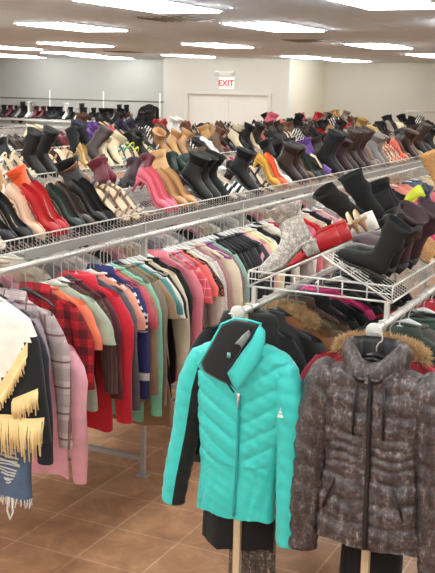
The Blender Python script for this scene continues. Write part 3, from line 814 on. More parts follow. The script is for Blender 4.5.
    # small white three sided mark on the arm
    mb = MB()
    for a, b in ((0.0, 0.012), (0.016, 0.026), (0.030, 0.038)):
        f = lambda h: 0.010 * (1 - h / 0.04)
        mb.add([(0.187 - 1.2 * f(a), -0.0565, -0.30 + a * 0.9), (0.187 + 1.2 * f(a), -0.0565, -0.30 + a * 0.9), (0.187 + 1.2 * f(b), -0.0565, -0.30 + b * 0.9), (0.187 - 1.2 * f(b), -0.0565, -0.30 + b * 0.9)], [(0, 1, 2, 3)])
    mb.obj('emblem', plain((224, 240, 236), rough=0.6), r)
    add_hanger((X, 1.37, ZR), -PI / 2 + 0.05, 'clear hanger inside the open collar of the turquoise puffer jacket', (196, 200, 202)).scale = (0.7, 1, 1)
teal_jacket()

def brown_jacket():
    X, Y = 2.93, 0.855
    r = empty('puffer_jacket', (X, Y, ZR), -PI / 2, 'brown mottled snakeskin print puffer jacket facing out on the rail end', 'jacket')
    sk = snake((50, 42, 43), (152, 142, 139), 24.0, 0.4, (1.6, 1.6, 0.42), 0.3, 0.57)
    blk = plain((24, 20, 22), rough=0.5)
    tab = [(-0.085, 0.005, 0.09, 0.04), (-0.105, 0.005, 0.145, 0.05), (-0.135, 0.007, 0.178, 0.062), (-0.2, 0.008, 0.182, 0.068), (-0.3, 0.006, 0.172, 0.07), (-0.37, 0.004, 0.158, 0.064), (-0.43, 0.004, 0.156, 0.062), (-0.5, 0.006, 0.166, 0.066), (-0.6, 0.008, 0.176, 0.07), (-0.69, 0.01, 0.182, 0.07)]
    def quilt(x, z, sa):
        if -0.44 < z < -0.34:
            q = (z + 0.02 * sin(x * 20)) / 0.033; A = 0.012
        else:
            q = (z + 0.012 * sin(abs(x) * 22)) / 0.075; A = 0.010
        a = abs(sin(PI * q)) ** 0.55
        zip_ = min(1.0, abs(x) / 0.03) if sa < 0 else 1
        seam = min(1.0, abs(abs(x) - 0.085) / 0.012)
        return A * (a - 0.5) * zip_ - 0.006 * (1 - seam) - 0.006 * (1 - zip_) + 0.003 * sin(80 * x + 60 * z) * sin(95 * z - 40 * x)
    puffer_body(tab, quilt).obj('body', sk, r)
    for s in (-1, 1):
        puffer_sleeve([(s * 0.14 + .006, 0, -0.12, 0.05, 0.05), (s * 0.172 + .006, 0, -0.16, 0.064, 0.058), (s * 0.195 + .006, 0, -0.27, 0.066, 0.06), (s * 0.212 + .006, 0.0, -0.43, 0.062, 0.057), (s * 0.222 + .006, -0.005, -0.6, 0.058, 0.054), (s * 0.228 + .006, -0.008, -0.755, 0.05, 0.048)], 0.068, 0.008).obj('sleeve', sk, r)
    mb = MB(); rings = []
    for h, W, T in ((-0.125, 0.098, 0.07), (-0.1, 0.112, 0.082), (-0.075, 0.104, 0.076), (-0.06, 0.11, 0.08), (-0.03, 0.106, 0.074), (-0.012, 0.092, 0.062), (-0.008, 0.078, 0.05), (-0.03, 0.066, 0.042), (-0.09, 0.06, 0.036)):
        ring = []
        for k in range(48):
            a = 2 * PI * k / 48; g = 0.006 * sin(9 * a) * (1 if h < -0.01 else .4)
            dip = -0.06 * max(0, -sin(a)) ** 2.5
            ring.append(((W + g) * cos(a), (T + g) * sin(a), h + dip * (1 if h > -0.08 else 0.2)))
        rings.append(ring)
    mb.loft(rings)
    for fi in range(48 * 6, len(mb.f)): mb.mi[fi] = 1
    mb.obj('collar', [sk, blk], r)
    mb = MB(); pts = []
    for i in range(24):
        z = -0.09 - 0.6 * i / 23; xc, W, T = interp(tab, z); pts.append((0.005 + 0.012 * i / 23, -T - 0.001 - (0.016 if z > -0.13 else 0), z))
    mb.tube(pts, 0.008, 6); zp = mb.obj('zipper', blk, r)
    for s in (-1, 1):
        mb = MB(); mb.tube([(s * 0.045 + 0.008, -0.071, -0.14), (s * 0.048 + 0.008, -0.076, -0.22), (s * 0.05 + 0.008, -0.07, -0.31)], 0.005, 5); mb.obj('piping', blk, r)
        mb = MB(); mb.tube([(s * 0.10, -0.064, -0.47), (s * 0.135, -0.056, -0.58)], 0.005, 5); mb.obj('pocket', blk, r)
    # hanger: dark, showing in the collar
    add_hanger((X, Y, ZR), -PI / 2, 'black hanger showing in the collar of the brown mottled jacket', (28, 27, 30))
    mb = MB(); mb.tube([(-0.052, -0.03, -0.075), (0, -0.035, -0.06), (0.052, -0.03, -0.075), (0.04, -0.03, -0.095), (-0.04, -0.03, -0.095), (-0.052, -0.03, -0.075)], 0.006, 6); mb.obj('neck_loop', blk, r)
brown_jacket()

# ------------------------------------------------------------------ coats behind the two puffers
JG = 'jackets hung on the short jacket rack'
fur1 = plain((166, 132, 92), rough=0.95, var=0.55, scale=45, bump=0.3)
W_ = 'on the jacket rack'
J = [  # rail y, name, short, X, mat, sleeve, hem, extra
 (1, 'coat', 'long black hooded coat', 3.10, fabric((22, 21, 24)), 'L', 0.42, dict(collar='hood', w=0.145, t=0.035, drop=-0.035, neck=0.07, sl=0.5)),
 (1, 'leggings', 'snakeskin print leggings', 3.17, snake((40, 34, 32), (190, 176, 158), 30), 'N', 0.12, dict(w=0.1, drop=0.03)),
 (1, 'jacket', 'black down jacket', 3.25, fabric((26, 25, 28), rough=0.6), 'L', 0.62, dict(fat=1.3, t=0.04, collar='shirt')),
 (1, 'jacket', 'cognac brown jacket with fur collar', 3.36, fabric((134, 86, 50)), 'L', 0.66, dict(fat=1.3, t=0.04, collar='fur', collar_mat=fur1)),
 (1, 'jacket', 'olive taupe jacket', 3.47, fabric((104, 88, 64)), 'L', 0.62, dict(fat=1.3, t=0.038, collar='shirt')),
 (1, 'jacket', 'dark brown suede jacket', 3.56, fabric((72, 50, 38)), 'L', 0.62, dict(fat=1.3, t=0.038, collar='shirt')),
 (1, 'coat', 'black padded coat', 3.67, fabric((24, 24, 27)), 'L', 0.4, dict(fat=1.3, t=0.04, collar='hood')),
 (1, 'jacket', 'black jacket with magenta edging', 3.78, fabric((30, 26, 32)), 'L', 0.55, dict(fat=1.2, t=0.035, collar='hood', collar_mat=fabric((206, 44, 120)))),
 (1, 'jacket', 'magenta fleece', 3.87, fabric((196, 48, 112)), 'L', 0.6, dict(fat=1.2, t=0.035)),
 (1, 'coat', 'black quilted parka', 3.97, fabric((22, 22, 25)), 'L', 0.4, dict(fat=1.3, t=0.04)),
 (1, 'coat', 'charcoal parka', 4.1, fabric((44, 42, 46)), 'L', 0.4, dict(fat=1.3, t=0.04)),
 (1, 'jacket', 'black rain jacket', 4.25, fabric((26, 26, 30)), 'L', 0.5, dict(fat=1.2, t=0.04)),
 (1, 'coat', 'black trench coat', 4.4, fabric((24, 23, 26)), 'L', 0.4, dict(fat=1.2, t=0.04)),
 (0, 'jacket', 'deep red jacket with fur hood trim', 3.09, fabric((150, 26, 44)), 'L', 0.6, dict(fat=1.25, t=0.04, collar='fur', collar_mat=fur1, w=0.2)),
 (0, 'coat', 'long black wool coat', 3.2, fabric((24, 23, 26)), 'L', 0.2, dict(fat=1.0, t=0.03, w=0.12)),
 (0, 'jacket', 'dark green jacket', 3.32, fabric((44, 56, 46)), 'L', 0.55, dict(fat=1.25, t=0.04, collar='shirt')),
 (0, 'jacket', 'grey tweed jacket', 3.44, spotted((96, 92, 88), (62, 58, 56), None, 110), 'L', 0.55, dict(fat=1.2, t=0.035)),
 (0, 'jacket', 'forest green fleece', 3.55, fabric((52, 76, 66)), 'L', 0.55, dict(fat=1.2, t=0.035)),
 (0, 'coat', 'black winter coat', 3.66, fabric((25, 25, 28)), 'L', 0.4, dict(fat=1.25, t=0.04)),
 (0, 'jacket', 'crimson ski jacket', 3.78, fabric((176, 30, 52)), 'L', 0.55, dict(fat=1.25, t=0.04, collar='shirt')),
 (0, 'jacket', 'brown leather jacket', 3.9, plain((74, 48, 36), rough=0.45), 'L', 0.55, dict(fat=1.2, t=0.04)),
 (0, 'coat', 'black pea coat', 4.02, fabric((23, 23, 27)), 'L', 0.45, dict(fat=1.2, t=0.04)),
]
for i, (ra, nm, short, x, m, slv, hem, ex) in enumerate(J):
    ex = dict(ex); y = YB[0] if ra else YF[0]
    garment(nm, short, x, y, m, slv, ZR - 0.072 - ex.get('drop', 0) - hem, group=JG, where=W_, seed=900 + i, hang=RND.choice([(222, 222, 218), (40, 40, 42)]), **ex)
# bare hangers waiting on the rails
for k, x in enumerate((3.02, 4.6, 4.75)):
    pass
# black coat hung at the end of the wall rack
rc, _ = garment('coat', 'black rounded coat', 21.2, 12.25, fabric((24, 24, 27)), 'L', 0.68, w=0.2, label='black rounded coat hanging on the pole end of the wall rack', t=0.075, fat=1.6, hang=None, seed=3, tilt=PI / 2 - 0.5)
rc.location.z = 1.7
add_hanger((21.2, 12.25, 1.7), 0, 'dark hanger holding the black rounded coat on the wall rack', (40, 40, 42))

# ------------------------------------------------------------------ shoes
def ringNF(Np, Fp, w, n=12, open_=0.0, p=0.85):
    """cross section between a near (top) and a far (bottom) point in the y-z plane"""
    cy, cz = (Np[0] + Fp[0]) / 2, (Np[1] + Fp[1]) / 2
    uy, uz = (Np[0] - Fp[0]) / 2, (Np[1] - Fp[1]) / 2
    out = []
    a0 = open_ * PI
    for k in range(n):
        a = a0 + (2 * PI - 2 * a0) * k / (n - 1 if open_ else n)
        c, s = spow(cos(a), p), spow(sin(a), p)
        out.append((w * s, cy + uy * c, cz + uz * c))
    return out
def slab(mb, prof, th, scale=0.96):
    """a sole: prof of (y, z, halfwidth)"""
    rings = []
    for y, z, w in prof:
        w *= scale; rings.append([(-w, y, z), (w, y, z), (w, y, z - th), (-w, y, z - th)])
    mb.loft(rings, True, True)
def heel_block(mb, h, stiletto):
    if stiletto:
        mb.tube([(0, 0.098, h + 0.004), (0, 0.102, h * 0.5), (0, 0.105, 0.0)], [0.022, 0.0095, 0.006], 8)
    else:
        rings = [[(0.03 * k, 0.06, h), (-0.03 * k, 0.06, h), (-0.027 * k, 0.118, h), (0.027 * k, 0.118, h)] if i == 0 else
                 [(0.027 * k, 0.066, 0), (-0.027 * k, 0.066, 0), (-0.024 * k, 0.115, 0), (0.024 * k, 0.115, 0)] for i, k in ((0, 1), (1, 1))]
        mb.loft(rings, True, True)
def foot_z(y, h):
    """height of the footbed under a heel of height h"""
    if y > 0.07: return h
    if y < -0.055: return 0.004
    f = (y + 0.055) / 0.125; f = f * f * (3 - 2 * f)
    return 0.004 + (h - 0.004) * f
def shoe_geo(kind):
    """returns {part: (MB, slot)}; slots: 0 upper, 1 sole, 2 lining"""
    P = {}
    if kind in ('pump', 'stiletto', 'flat', 'wedge_pump'):
        h = {'pump': 0.07, 'stiletto': 0.088, 'flat': 0.012, 'wedge_pump': 0.07}[kind]
        st = [(.121, .010), (.112, .024), (.085, .031), (.05, .032), (.015, .031), (-.02, .034), (-.05, .04), (-.066, .042), (-.085, .041), (-.105, .035), (-.122, .022), (-.134, .005)]
        tops = [.05, .056, .05, .043, .04, .038, .038, .046, .044, .037, .028, .014]
        opn = [.33, .33, .33, .33, .33, .33, .31, .12, 0.02, 0.02, 0.02, 0.02]
        mb = MB(); rings = []
        for (y, w), t, o in zip(st, tops, opn):
            z = foot_z(y, h); full = t * (2 / (1 - cos(PI * o) * -1)) if False else t / (0.5 + 0.5 * cos(PI * o)) if o < 0.9 else t
            rings.append(ringNF((y, z + full), (y, z - 0.002), w * (1.0 if o < .2 else 1.0), 14, max(o, 0.002)))
        mb.loft(rings, closed=False); P['upper'] = (mb, 0)
        prof = [(y, foot_z(y, h), w) for y, w in st]
        mb = MB(); slab(mb, prof, 0.007); 
        if kind != 'wedge_pump': heel_block(mb, h, kind != 'flat')
        else:
            mb.loft([[(-.026, .118, h), (.026, .118, h), (.026, .116, 0), (-.026, .116, 0)], [(-.03, .05, foot_z(.05, h)), (.03, .05, foot_z(.05, h)), (.03, .05, 0), (-.03, .05, 0)], [(-.034, -.02, foot_z(-.02, h)), (.034, -.02, foot_z(-.02, h)), (.034, -.02, 0), (-.034, -.02, 0)], [(-.036, -.06, .004), (.036, -.06, .004), (.036, -.06, 0), (-.036, -.06, 0)]], True, True)
        P['sole'] = (mb, 1)
        mb = MB(); mb.loft([[(-w * .85, y, foot_z(y, h) + .004), (w * .85, y, foot_z(y, h) + .004)] for y, w in st[1:8]], closed=False); P['insole'] = (mb, 2)
    elif kind in ('sandal', 'mule', 'wedge'):
        h = {'sandal': 0.06, 'mule': 0.03, 'wedge': 0.075}[kind]
        st = [(.122, .02), (.105, .03), (.06, .032), (.01, .032), (-.04, .038), (-.08, .043), (-.11, .038), (-.13, .022), (-.137, .008)]
        mb = MB(); slab(mb, [(y, foot_z(y, h) + .006, w) for y, w in st], 0.012, 1.0)
        if kind == 'wedge':
            mb.loft([[(-w, y, foot_z(y, h)), (w, y, foot_z(y, h)), (w * .9, y, 0), (-w * .9, y, 0)] for y, w in st[:7]], True, True)
        else: heel_block(mb, h, kind == 'sandal')
        P['sole'] = (mb, 1)
        mb = MB(); mb.loft([[(-w * .9, y, foot_z(y, h) + .0075), (w * .9, y, foot_z(y, h) + .0075)] for y, w in st[1:-1]], closed=False); P['insole'] = (mb, 2)
        mb = MB()
        if kind == 'sandal': bands = [(-.09, .012, .034), (-.06, .012, .04), (.02, .012, .06), (.09, .012, .05)]
        else: bands = [(-.065, .075, .05)]
        for y, wd, hh in bands:
            rows = []
            for yy in (y - wd / 2, y, y + wd / 2):
                w = 0.043 if yy < -.03 else 0.035; z = foot_z(yy, h)
                rows.append([(w * cos(a), yy, z + hh * sin(a) * (1 if yy >= y else .88)) for a in [PI * k / 10 for k in range(11)]])
            mb.loft(rows, closed=False)
            mb.loft([[(p[0] * .93, p[1], p[2] - .003) for p in row] for row in rows], closed=False)
        P['strap'] = (mb, 0)
    elif kind in ('ankle_boot', 'tall_boot', 'sneaker', 'loafer'):
        h = {'ankle_boot': 0.05, 'tall_boot': 0.035, 'sneaker': 0.02, 'loafer': 0.014}[kind]
        top = {'ankle_boot': 0.165, 'tall_boot': 0.26, 'sneaker': 0.095, 'loafer': 0.07}[kind]
        fz = lambda y: foot_z(y, h)
        k = h * 0.9
        rs = [((-.137, .016), (-.137, .006), .003), ((-.13, .032), (-.132, .002), .02), ((-.11, .045), (-.112, .001), .034), ((-.08, .056), (-.08, .0), .041), ((-.045, .066 + k * .1), (-.045, fz(-.045)), .041),
              ((-.015, .08 + k * .35), (-.01, fz(-.01)), .038), ((.005, .095 + k * .6), (.045, fz(.045)), .035), ((.012, .1 + k * .8), (.095, fz(.095)), .033), ((.015, .105 + k), (.121, fz(.12) + .02), .033)]
        if kind in ('ankle_boot', 'tall_boot'):
            z0 = 0.12 + k
            rs += [((.014, z0), (.117, z0 - .04), .035), ((.01, z0 + .02), (.115, z0 + .01), .038)]
            m = 3 if kind == 'ankle_boot' else 5
            for i in range(1, m + 1):
                f = i / m; z = z0 + .02 + (top - .14) * f + h * 0.3
                rs.append(((.008 - .014 * f, z), (.116 + .008 * f, z - .008), .039 + .01 * f))
            N_, F_, w_ = rs[-1]
            rs += [((N_[0] + .006, N_[1] - .004), (F_[0] - .006, F_[1] - .004), w_ - .005), ((N_[0] + .01, N_[1] - .06), (F_[0] - .01, F_[1] - .06), w_ - .01)]
        else:
            s = -.012 if kind == 'loafer' else .0
            rs[-3:] = [((.0, .09 + k * .5 + s), (.045, fz(.045)), .035), ((.02, .086 + k * .5 + s), (.1, fz(.1)), .033), ((.03, .084 + k * .5 + s), (.122, fz(.12) + .025), .031), ((.036, .08 + k * .5 + s), (.118, .085 + k * .5 + s), .029), ((.045, .07 + k * .5 + s), (.108, .075 + k * .5 + s), .022), ((.05, .04 + k * .5), (.1, .04 + k * .5), .018)]
        if kind in ('ankle_boot', 'tall_boot'):
            rs = [((a[0] + .007 * sin(a[1] * 75), a[1]), (b[0] + .009 * sin(a[1] * 62 + 1), b[1] - .006 * sin(a[1] * 30)), w - (.004 + .004 * sin(a[1] * 110)) if i > 8 else w) for i, (a, b, w) in enumerate(rs)]
        mb = MB(); mb.loft([ringNF(a, b, w, 16) for a, b, w in rs], True, True); P['upper'] = (mb, 0)
        st = [(.122, .02), (.105, .03), (.06, .033), (.01, .033), (-.04, .039), (-.08, .043), (-.11, .037), (-.13, .022), (-.14, .006)]
        mb = MB()
        if kind == 'sneaker': slab(mb, [(y, .024, w) for y, w in st], 0.024, 1.06)
        else: slab(mb, [(y, fz(y) + .004, w) for y, w in st], 0.01, 1.04); heel_block(mb, h + .002, kind == 'ankle_boot' and False)
        P['sole'] = (mb, 1)
        if kind == 'sneaker':
            mb = MB()
            for i in range(5):
                y = -.065 + i * .017; z = .066 + i * .005
                mb.tube([(-.02, y, z - .008), (0, y - .004, z + .006), (.02, y, z - .008)], .0028, 5)
            P['lace'] = (mb, 2)
    return P
GEO = {k: shoe_geo(k) for k in ('pump', 'stiletto', 'flat', 'wedge_pump', 'sandal', 'mule', 'wedge', 'ankle_boot', 'tall_boot', 'sneaker', 'loafer')}
KNAME = {'pump': 'pump', 'stiletto': 'stiletto pump', 'flat': 'flat', 'wedge_pump': 'wedge pump', 'sandal': 'strappy sandal', 'mule': 'mule', 'wedge': 'wedge', 'ankle_boot': 'ankle boot', 'tall_boot': 'tall boot', 'sneaker': 'sneaker', 'loafer': 'loafer'}
ONAME = {'pump': 'pump_shoe', 'stiletto': 'stiletto_shoe', 'flat': 'flat_shoe', 'wedge_pump': 'wedge_pump_shoe', 'sandal': 'strappy_sandal', 'mule': 'mule_shoe', 'wedge': 'wedge_shoe', 'ankle_boot': 'ankle_boot', 'tall_boot': 'tall_boot', 'sneaker': 'sneaker_shoe', 'loafer': 'loafer_shoe'}
leather = lambda c, r=0.42: plain(c, rough=r, var=0.15, scale=20, bump=0.1)
PAL = {
 'black': leather((15, 14, 15), 0.5), 'matte black': leather((16, 15, 17), 0.9), 'dark brown': leather((50, 34, 28)), 'brown': leather((104, 70, 48)), 'tan': leather((186, 140, 96)), 'camel': leather((196, 152, 100)),
 'red': leather((186, 34, 40)), 'maroon': leather((98, 24, 40)), 'burgundy': leather((54, 28, 38), 0.55), 'pink': leather((224, 108, 128)), 'hot pink': leather((230, 60, 120)), 'white': leather((236, 234, 228)),
 'cream': leather((228, 212, 178)), 'nude': leather((222, 186, 158)), 'orange': leather((236, 96, 50)), 'mustard': leather((214, 164, 58)), 'grey': leather((136, 132, 130)), 'silver': plain((190, 188, 186), rough=0.3, metallic=0.6),
 'gold': plain((200, 168, 104), rough=0.35, metallic=0.6), 'navy': leather((36, 40, 66)), 'purple': leather((98, 62, 140)), 'dark green': leather((34, 52, 46)), 'green': leather((88, 160, 92)), 'teal': leather((50, 140, 150)),
 'lime': leather((206, 216, 60)), 'coral': leather((226, 128, 110)), 'leopard': spotted((190, 140, 88), (60, 40, 30), None, 60, 0.4), 'snakeskin grey': snake((120, 112, 106), (206, 200, 190), 60, 0.5, (1, 1, 1), 0.2, 0.45),
 'zebra': striped((235, 232, 226), (24, 24, 26), 28, 0.5, 1), 'taupe': leather((150, 132, 118)), 'red mesh': leather((200, 50, 50)), 'brown snake': snake((90, 70, 58), (190, 170, 150), 50, 0.5, (1, 1, 1), 0.2)}
SOLE_D, SOLE_T, SOLE_W = leather((40, 34, 32), 0.7), leather((170, 134, 98), 0.7), leather((236, 234, 228), 0.6)
LIN_N, LIN_D = plain((214, 186, 156), rough=0.8), plain((48, 42, 42), rough=0.9)
SH = {}
def shoe_meshes(kind, color, sole, lining, joined):
    key = (kind, color, sole, lining, joined)
    if key in SH: return SH[key]
    slots = [PAL[color], {'d': SOLE_D, 't': SOLE_T, 'w': SOLE_W, 's': PAL[color]}[sole], {'n': LIN_N, 'd': LIN_D}[lining]]
    g = GEO[kind]
    if joined:
        mb = MB()
        for p, (m, s) in g.items():
            mb.cur = s; mb.add(m.v, m.f)
        SH[key] = mb.mesh(ONAME[kind], slots)
    else:
        out = []
        for p, (m, s) in g.items(): out.append((p, m.mesh(p, slots[s])))
        SH[key] = out
    return SH[key]
SHOES = []
def shoe(rack_i, side, x, kind, color, sole=None, lining=None, yaw=0.0, roll=0.0, lift=0.0, slide=0.0, s=1.0, pitch=0.0):
    if sole is None: sole = 's' if kind in ('stiletto', 'pump') else 'w' if kind == 'sneaker' else 'd'
    if lining is None: lining = 'n' if kind in ('pump', 'stiletto', 'flat', 'sandal', 'mule', 'wedge', 'wedge_pump') else 'd'
    SHOES.append([rack_i, side, x, kind, color, sole, lining, yaw, roll, lift, slide, s, pitch])
SLOPE = math.atan2(ZA - ZB, 0.265)
RACKNAME = ['jacket rack', 'bright tops rack', 'second shoe rack', 'third shoe rack', 'fourth shoe rack', 'fifth shoe rack', 'sixth shoe rack', 'wall rack']

# --- rack 0 (jacket rack): aisle side 'b' faces the bright rack, 'f' the other side
def pair(rk, sd, x, kind, color, gap=0.09, **k):
    shoe(rk, sd, x, kind, color, **k); k2 = dict(k); k2['yaw'] = k.get('yaw', 0) + RND.uniform(-0.12, 0.12)
    shoe(rk, sd, x + gap, kind, color, **k2)
shoe(0, 'b', 3.235, 'ankle_boot', 'snakeskin grey', yaw=0.3, sole='s', roll=-0.1, s=0.92)
shoe(0, 'b', 3.44, 'wedge', 'red', sole='s', yaw=0.3, lining='d')
shoe(0, 'b', 3.57, 'wedge', 'red', sole='s', yaw=0.25, lining='d')
shoe(0, 'b', 3.72, 'sandal', 'cream', sole='t', yaw=0.2); shoe(0, 'b', 3.82, 'sandal', 'cream', sole='t', yaw=0.1); shoe(0, 'b', 3.92, 'wedge', 'white', sole='w', yaw=0.1)
for x, k, ro, ya in ((4.04, 'tall_boot', 0.6, -0.5), (4.18, 'tall_boot', 0.2, -0.3), (4.32, 'ankle_boot', -0.3, 0.3), (4.46, 'ankle_boot', 0.3, -0.2)): shoe(0, 'b', x, k, 'matte black', yaw=ya, roll=ro, s=0.92)
shoe(0, 'b', 4.8, 'pump', 'lime', sole='s'); shoe(0, 'b', 4.91, 'pump', 'navy'); shoe(0, 'b', 5.02, 'flat', 'pink'); shoe(0, 'b', 5.12, 'flat', 'teal'); pair(0, 'b', 5.24, 'wedge', 'zebra', 0.11, sole='d'); shoe(0, 'b', 5.48, 'tall_boot', 'leopard'); shoe(0, 'b', 5.6, 'mule', 'orange')
shoe(0, 'f', 3.26, 'tall_boot', 'matte black', yaw=PI - 0.1, s=0.76, roll=0.1, slide=0.02); shoe(0, 'f', 3.38, 'tall_boot', 'black', yaw=PI + 0.12, s=0.76, roll=0.25, slide=0.02)
shoe(0, 'f', 3.50, 'tall_boot', 'burgundy', yaw=PI - 0.1, roll=0.45, s=0.9, slide=0.02); shoe(0, 'f', 3.62, 'tall_boot', 'burgundy', yaw=PI + 0.1, roll=0.3, s=0.9, slide=0.02)
pair(0, 'f', 3.83, 'wedge', 'leopard', 0.11, sole='t'); pair(0, 'f', 4.08, 'pump', 'hot pink', 0.1); pair(0, 'f', 4.6, 'mule', 'mustard', 0.11); pair(0, 'f', 4.84, 'flat', 'black', 0.1)

# --- rack 1 (bright rack), the slope toward the aisle
f1 = [(3.28, 'sandal', 'white', 'w'), (3.38, 'sandal', 'white', 'w'), (3.48, 'pump', 'black', None), (3.58, 'pump', 'black', None), (3.68, 'stiletto', 'nude', None), (3.775, 'stiletto', 'red', None), (3.87, 'stiletto', 'red', None),
      (3.97, 'pump', 'dark green', None), (4.06, 'pump', 'dark brown', None), (4.16, 'wedge_pump', 'black', None), (4.27, 'wedge_pump', 'matte black', None), (4.38, 'sandal', 'brown snake', 't'), (4.47, 'sandal', 'brown snake', 't'), (4.56, 'sandal', 'grey', 't'),
      (4.82, 'stiletto', 'pink', None), (4.91, 'stiletto', 'pink', None), (5.03, 'pump', 'tan', 't'), (5.12, 'pump', 'camel', 't'), (5.27, 'ankle_boot', 'black', None), (5.38, 'ankle_boot', 'black', None), (5.49, 'ankle_boot', 'matte black', None),
      (5.62, 'mule', 'zebra', 'w'), (5.74, 'mule', 'zebra', 'w'), (5.92, 'ankle_boot', 'black', None), (6.05, 'sandal', 'black', None), (6.18, 'sandal', 'black', None), (6.33, 'stiletto', 'mustard', None), (6.43, 'stiletto', 'orange', 't'), (6.54, 'pump', 'white', None),
      (6.72, 'ankle_boot', 'dark brown', None), (6.86, 'ankle_boot', 'dark brown', None), (7.0, 'pump', 'brown', None), (7.12, 'pump', 'dark green', None), (7.26, 'flat', 'black', None), (7.4, 'wedge', 'purple', 'd'), (7.54, 'tall_boot', 'matte black', None), (7.68, 'tall_boot', 'black', None),
      (7.9, 'ankle_boot', 'burgundy', None), (8.05, 'tall_boot', 'dark brown', None), (8.2, 'tall_boot', 'dark brown', None), (8.36, 'tall_boot', 'burgundy', None), (8.55, 'pump', 'taupe', None), (8.66, 'pump', 'taupe', None), (8.8, 'ankle_boot', 'grey', None), (8.95, 'ankle_boot', 'taupe', None),
      (9.1, 'sandal', 'cream', 't'), (9.22, 'sandal', 'coral', 't'), (9.34, 'sandal', 'coral', 't'), (9.46, 'sandal', 'orange', 't'), (9.6, 'pump', 'coral', None), (9.75, 'pump', 'brown', None), (9.9, 'ankle_boot', 'dark brown', None), (10.05, 'ankle_boot', 'brown', None), (10.2, 'flat', 'grey', None), (10.4, 'tall_boot', 'dark brown', None), (10.6, 'loafer', 'black', None), (10.8, 'ankle_boot', 'black', None)]
for x, k, c, s in f1: shoe(1, 'f', x - (0.19 if x < 5.2 else 0.12), k, c, s, yaw=RND.uniform(0.15, 0.42), roll=RND.uniform(-.12, .12), slide=RND.uniform(-.012, .012))
# the slope away from the aisle
b1 = [(3.66, 'pump', 'white'), (3.8, 'ankle_boot', 'tan'), (3.92, 'ankle_boot', 'orange'), (4.06, 'ankle_boot', 'black'), (4.3, 'ankle_boot', 'black'), (4.42, 'ankle_boot', 'brown'), (4.55, 'ankle_boot', 'maroon'), (4.68, 'ankle_boot', 'maroon'), (4.81, 'ankle_boot', 'burgundy'), (4.95, 'ankle_boot', 'maroon'),
      (5.1, 'sandal', 'red'), (5.22, 'ankle_boot', 'camel'), (5.35, 'tall_boot', 'dark green'), (5.5, 'tall_boot', 'dark green'), (5.62, 'tall_boot', 'dark green'), (5.8, 'ankle_boot', 'brown'), (5.95, 'sneaker', 'grey'), (6.1, 'sandal', 'hot pink'), (6.22, 'sandal', 'pink'), (6.35, 'sandal', 'pink'), (6.5, 'sandal', 'mustard'),
      (6.65, 'wedge', 'gold'), (6.8, 'tall_boot', 'black'), (6.95, 'tall_boot', 'black'), (7.1, 'ankle_boot', 'black'), (7.3, 'ankle_boot', 'black'), (7.5, 'ankle_boot', 'matte black'), (7.75, 'ankle_boot', 'purple'), (8.0, 'ankle_boot', 'dark brown'), (8.25, 'tall_boot', 'black'), (8.6, 'tall_boot', 'dark brown'),
      (8.9, 'ankle_boot', 'black'), (9.2, 'sandal', 'pink'), (9.5, 'sandal', 'coral'), (9.8, 'ankle_boot', 'brown'), (10.1, 'tall_boot', 'dark brown'), (10.4, 'tall_boot', 'black'), (10.7, 'ankle_boot', 'brown'), (11.0, 'tall_boot', 'black'), (11.3, 'ankle_boot', 'dark brown')]
for x, k, c in b1: shoe(1, 'b', x, 'ankle_boot' if k == 'tall_boot' else k, c, yaw=RND.uniform(-0.5, 0.5), roll=RND.choice((-.7, -.3, -.1, .1, .3, .6)), s=RND.uniform(.85, 1.0))
# --- rack 2
f2 = [(5.5, 'sandal', 'white'), (5.62, 'sandal', 'cream'), (5.75, 'sandal', 'cream'), (5.88, 'tall_boot', 'black'), (6.02, 'tall_boot', 'black'), (6.16, 'sandal', 'tan'), (6.28, 'wedge', 'brown'), (6.4, 'sandal', 'camel'), (6.52, 'pump', 'gold'),
      (6.66, 'tall_boot', 'dark brown'), (6.8, 'ankle_boot', 'cream'), (6.95, 'ankle_boot', 'cream'), (7.1, 'sandal', 'teal'), (7.22, 'sandal', 'green'), (7.34, 'sandal', 'lime'), (7.48, 'ankle_boot', 'black'), (7.6, 'sandal', 'green'), (7.72, 'sandal', 'silver'), (7.86, 'ankle_boot', 'tan'), (8.0, 'ankle_boot', 'camel'), (8.14, 'ankle_boot', 'tan'),
      (8.3, 'pump', 'taupe'), (8.45, 'flat', 'zebra'), (8.6, 'sneaker', 'black'), (8.75, 'sneaker', 'white'), (8.9, 'ankle_boot', 'brown'), (9.05, 'flat', 'maroon'), (9.2, 'flat', 'black'), (9.35, 'tall_boot', 'cream'), (9.5, 'tall_boot', 'black'), (9.64, 'tall_boot', 'matte black'), (9.8, 'stiletto', 'cream'), (9.95, 'ankle_boot', 'black'), (10.1, 'pump', 'coral')]
for x, k, c in f2: shoe(2, 'f', x, 'ankle_boot' if k == 'tall_boot' and x > 7 else k, c, yaw=RND.uniform(-0.35, 0.35), roll=RND.choice((-.6, -.2, 0, .2, .5)), s=RND.uniform(.93, 1.03))
b2 = [(5.9, 'ankle_boot', 'black'), (6.15, 'sandal', 'orange'), (6.3, 'sandal', 'orange'), (6.45, 'sandal', 'pink'), (6.6, 'sandal', 'hot pink'), (6.8, 'tall_boot', 'matte black'), (7.0, 'tall_boot', 'matte black'), (7.3, 'sandal', 'hot pink'), (7.45, 'sandal', 'pink'), (7.62, 'sandal', 'cream'), (7.8, 'ankle_boot', 'matte black'), (7.95, 'ankle_boot', 'dark brown'), (8.2, 'ankle_boot', 'brown')]
for x, k, c in b2: shoe(2, 'b', x, k, c, yaw=RND.uniform(-0.3, 0.3), roll=RND.uniform(-.4, .4), s=0.9)
mixk = ['ankle_boot'] * 4 + ['pump', 'pump', 'stiletto', 'flat', 'wedge', 'sandal', 'sandal', 'sneaker', 'loafer', 'loafer', 'mule']
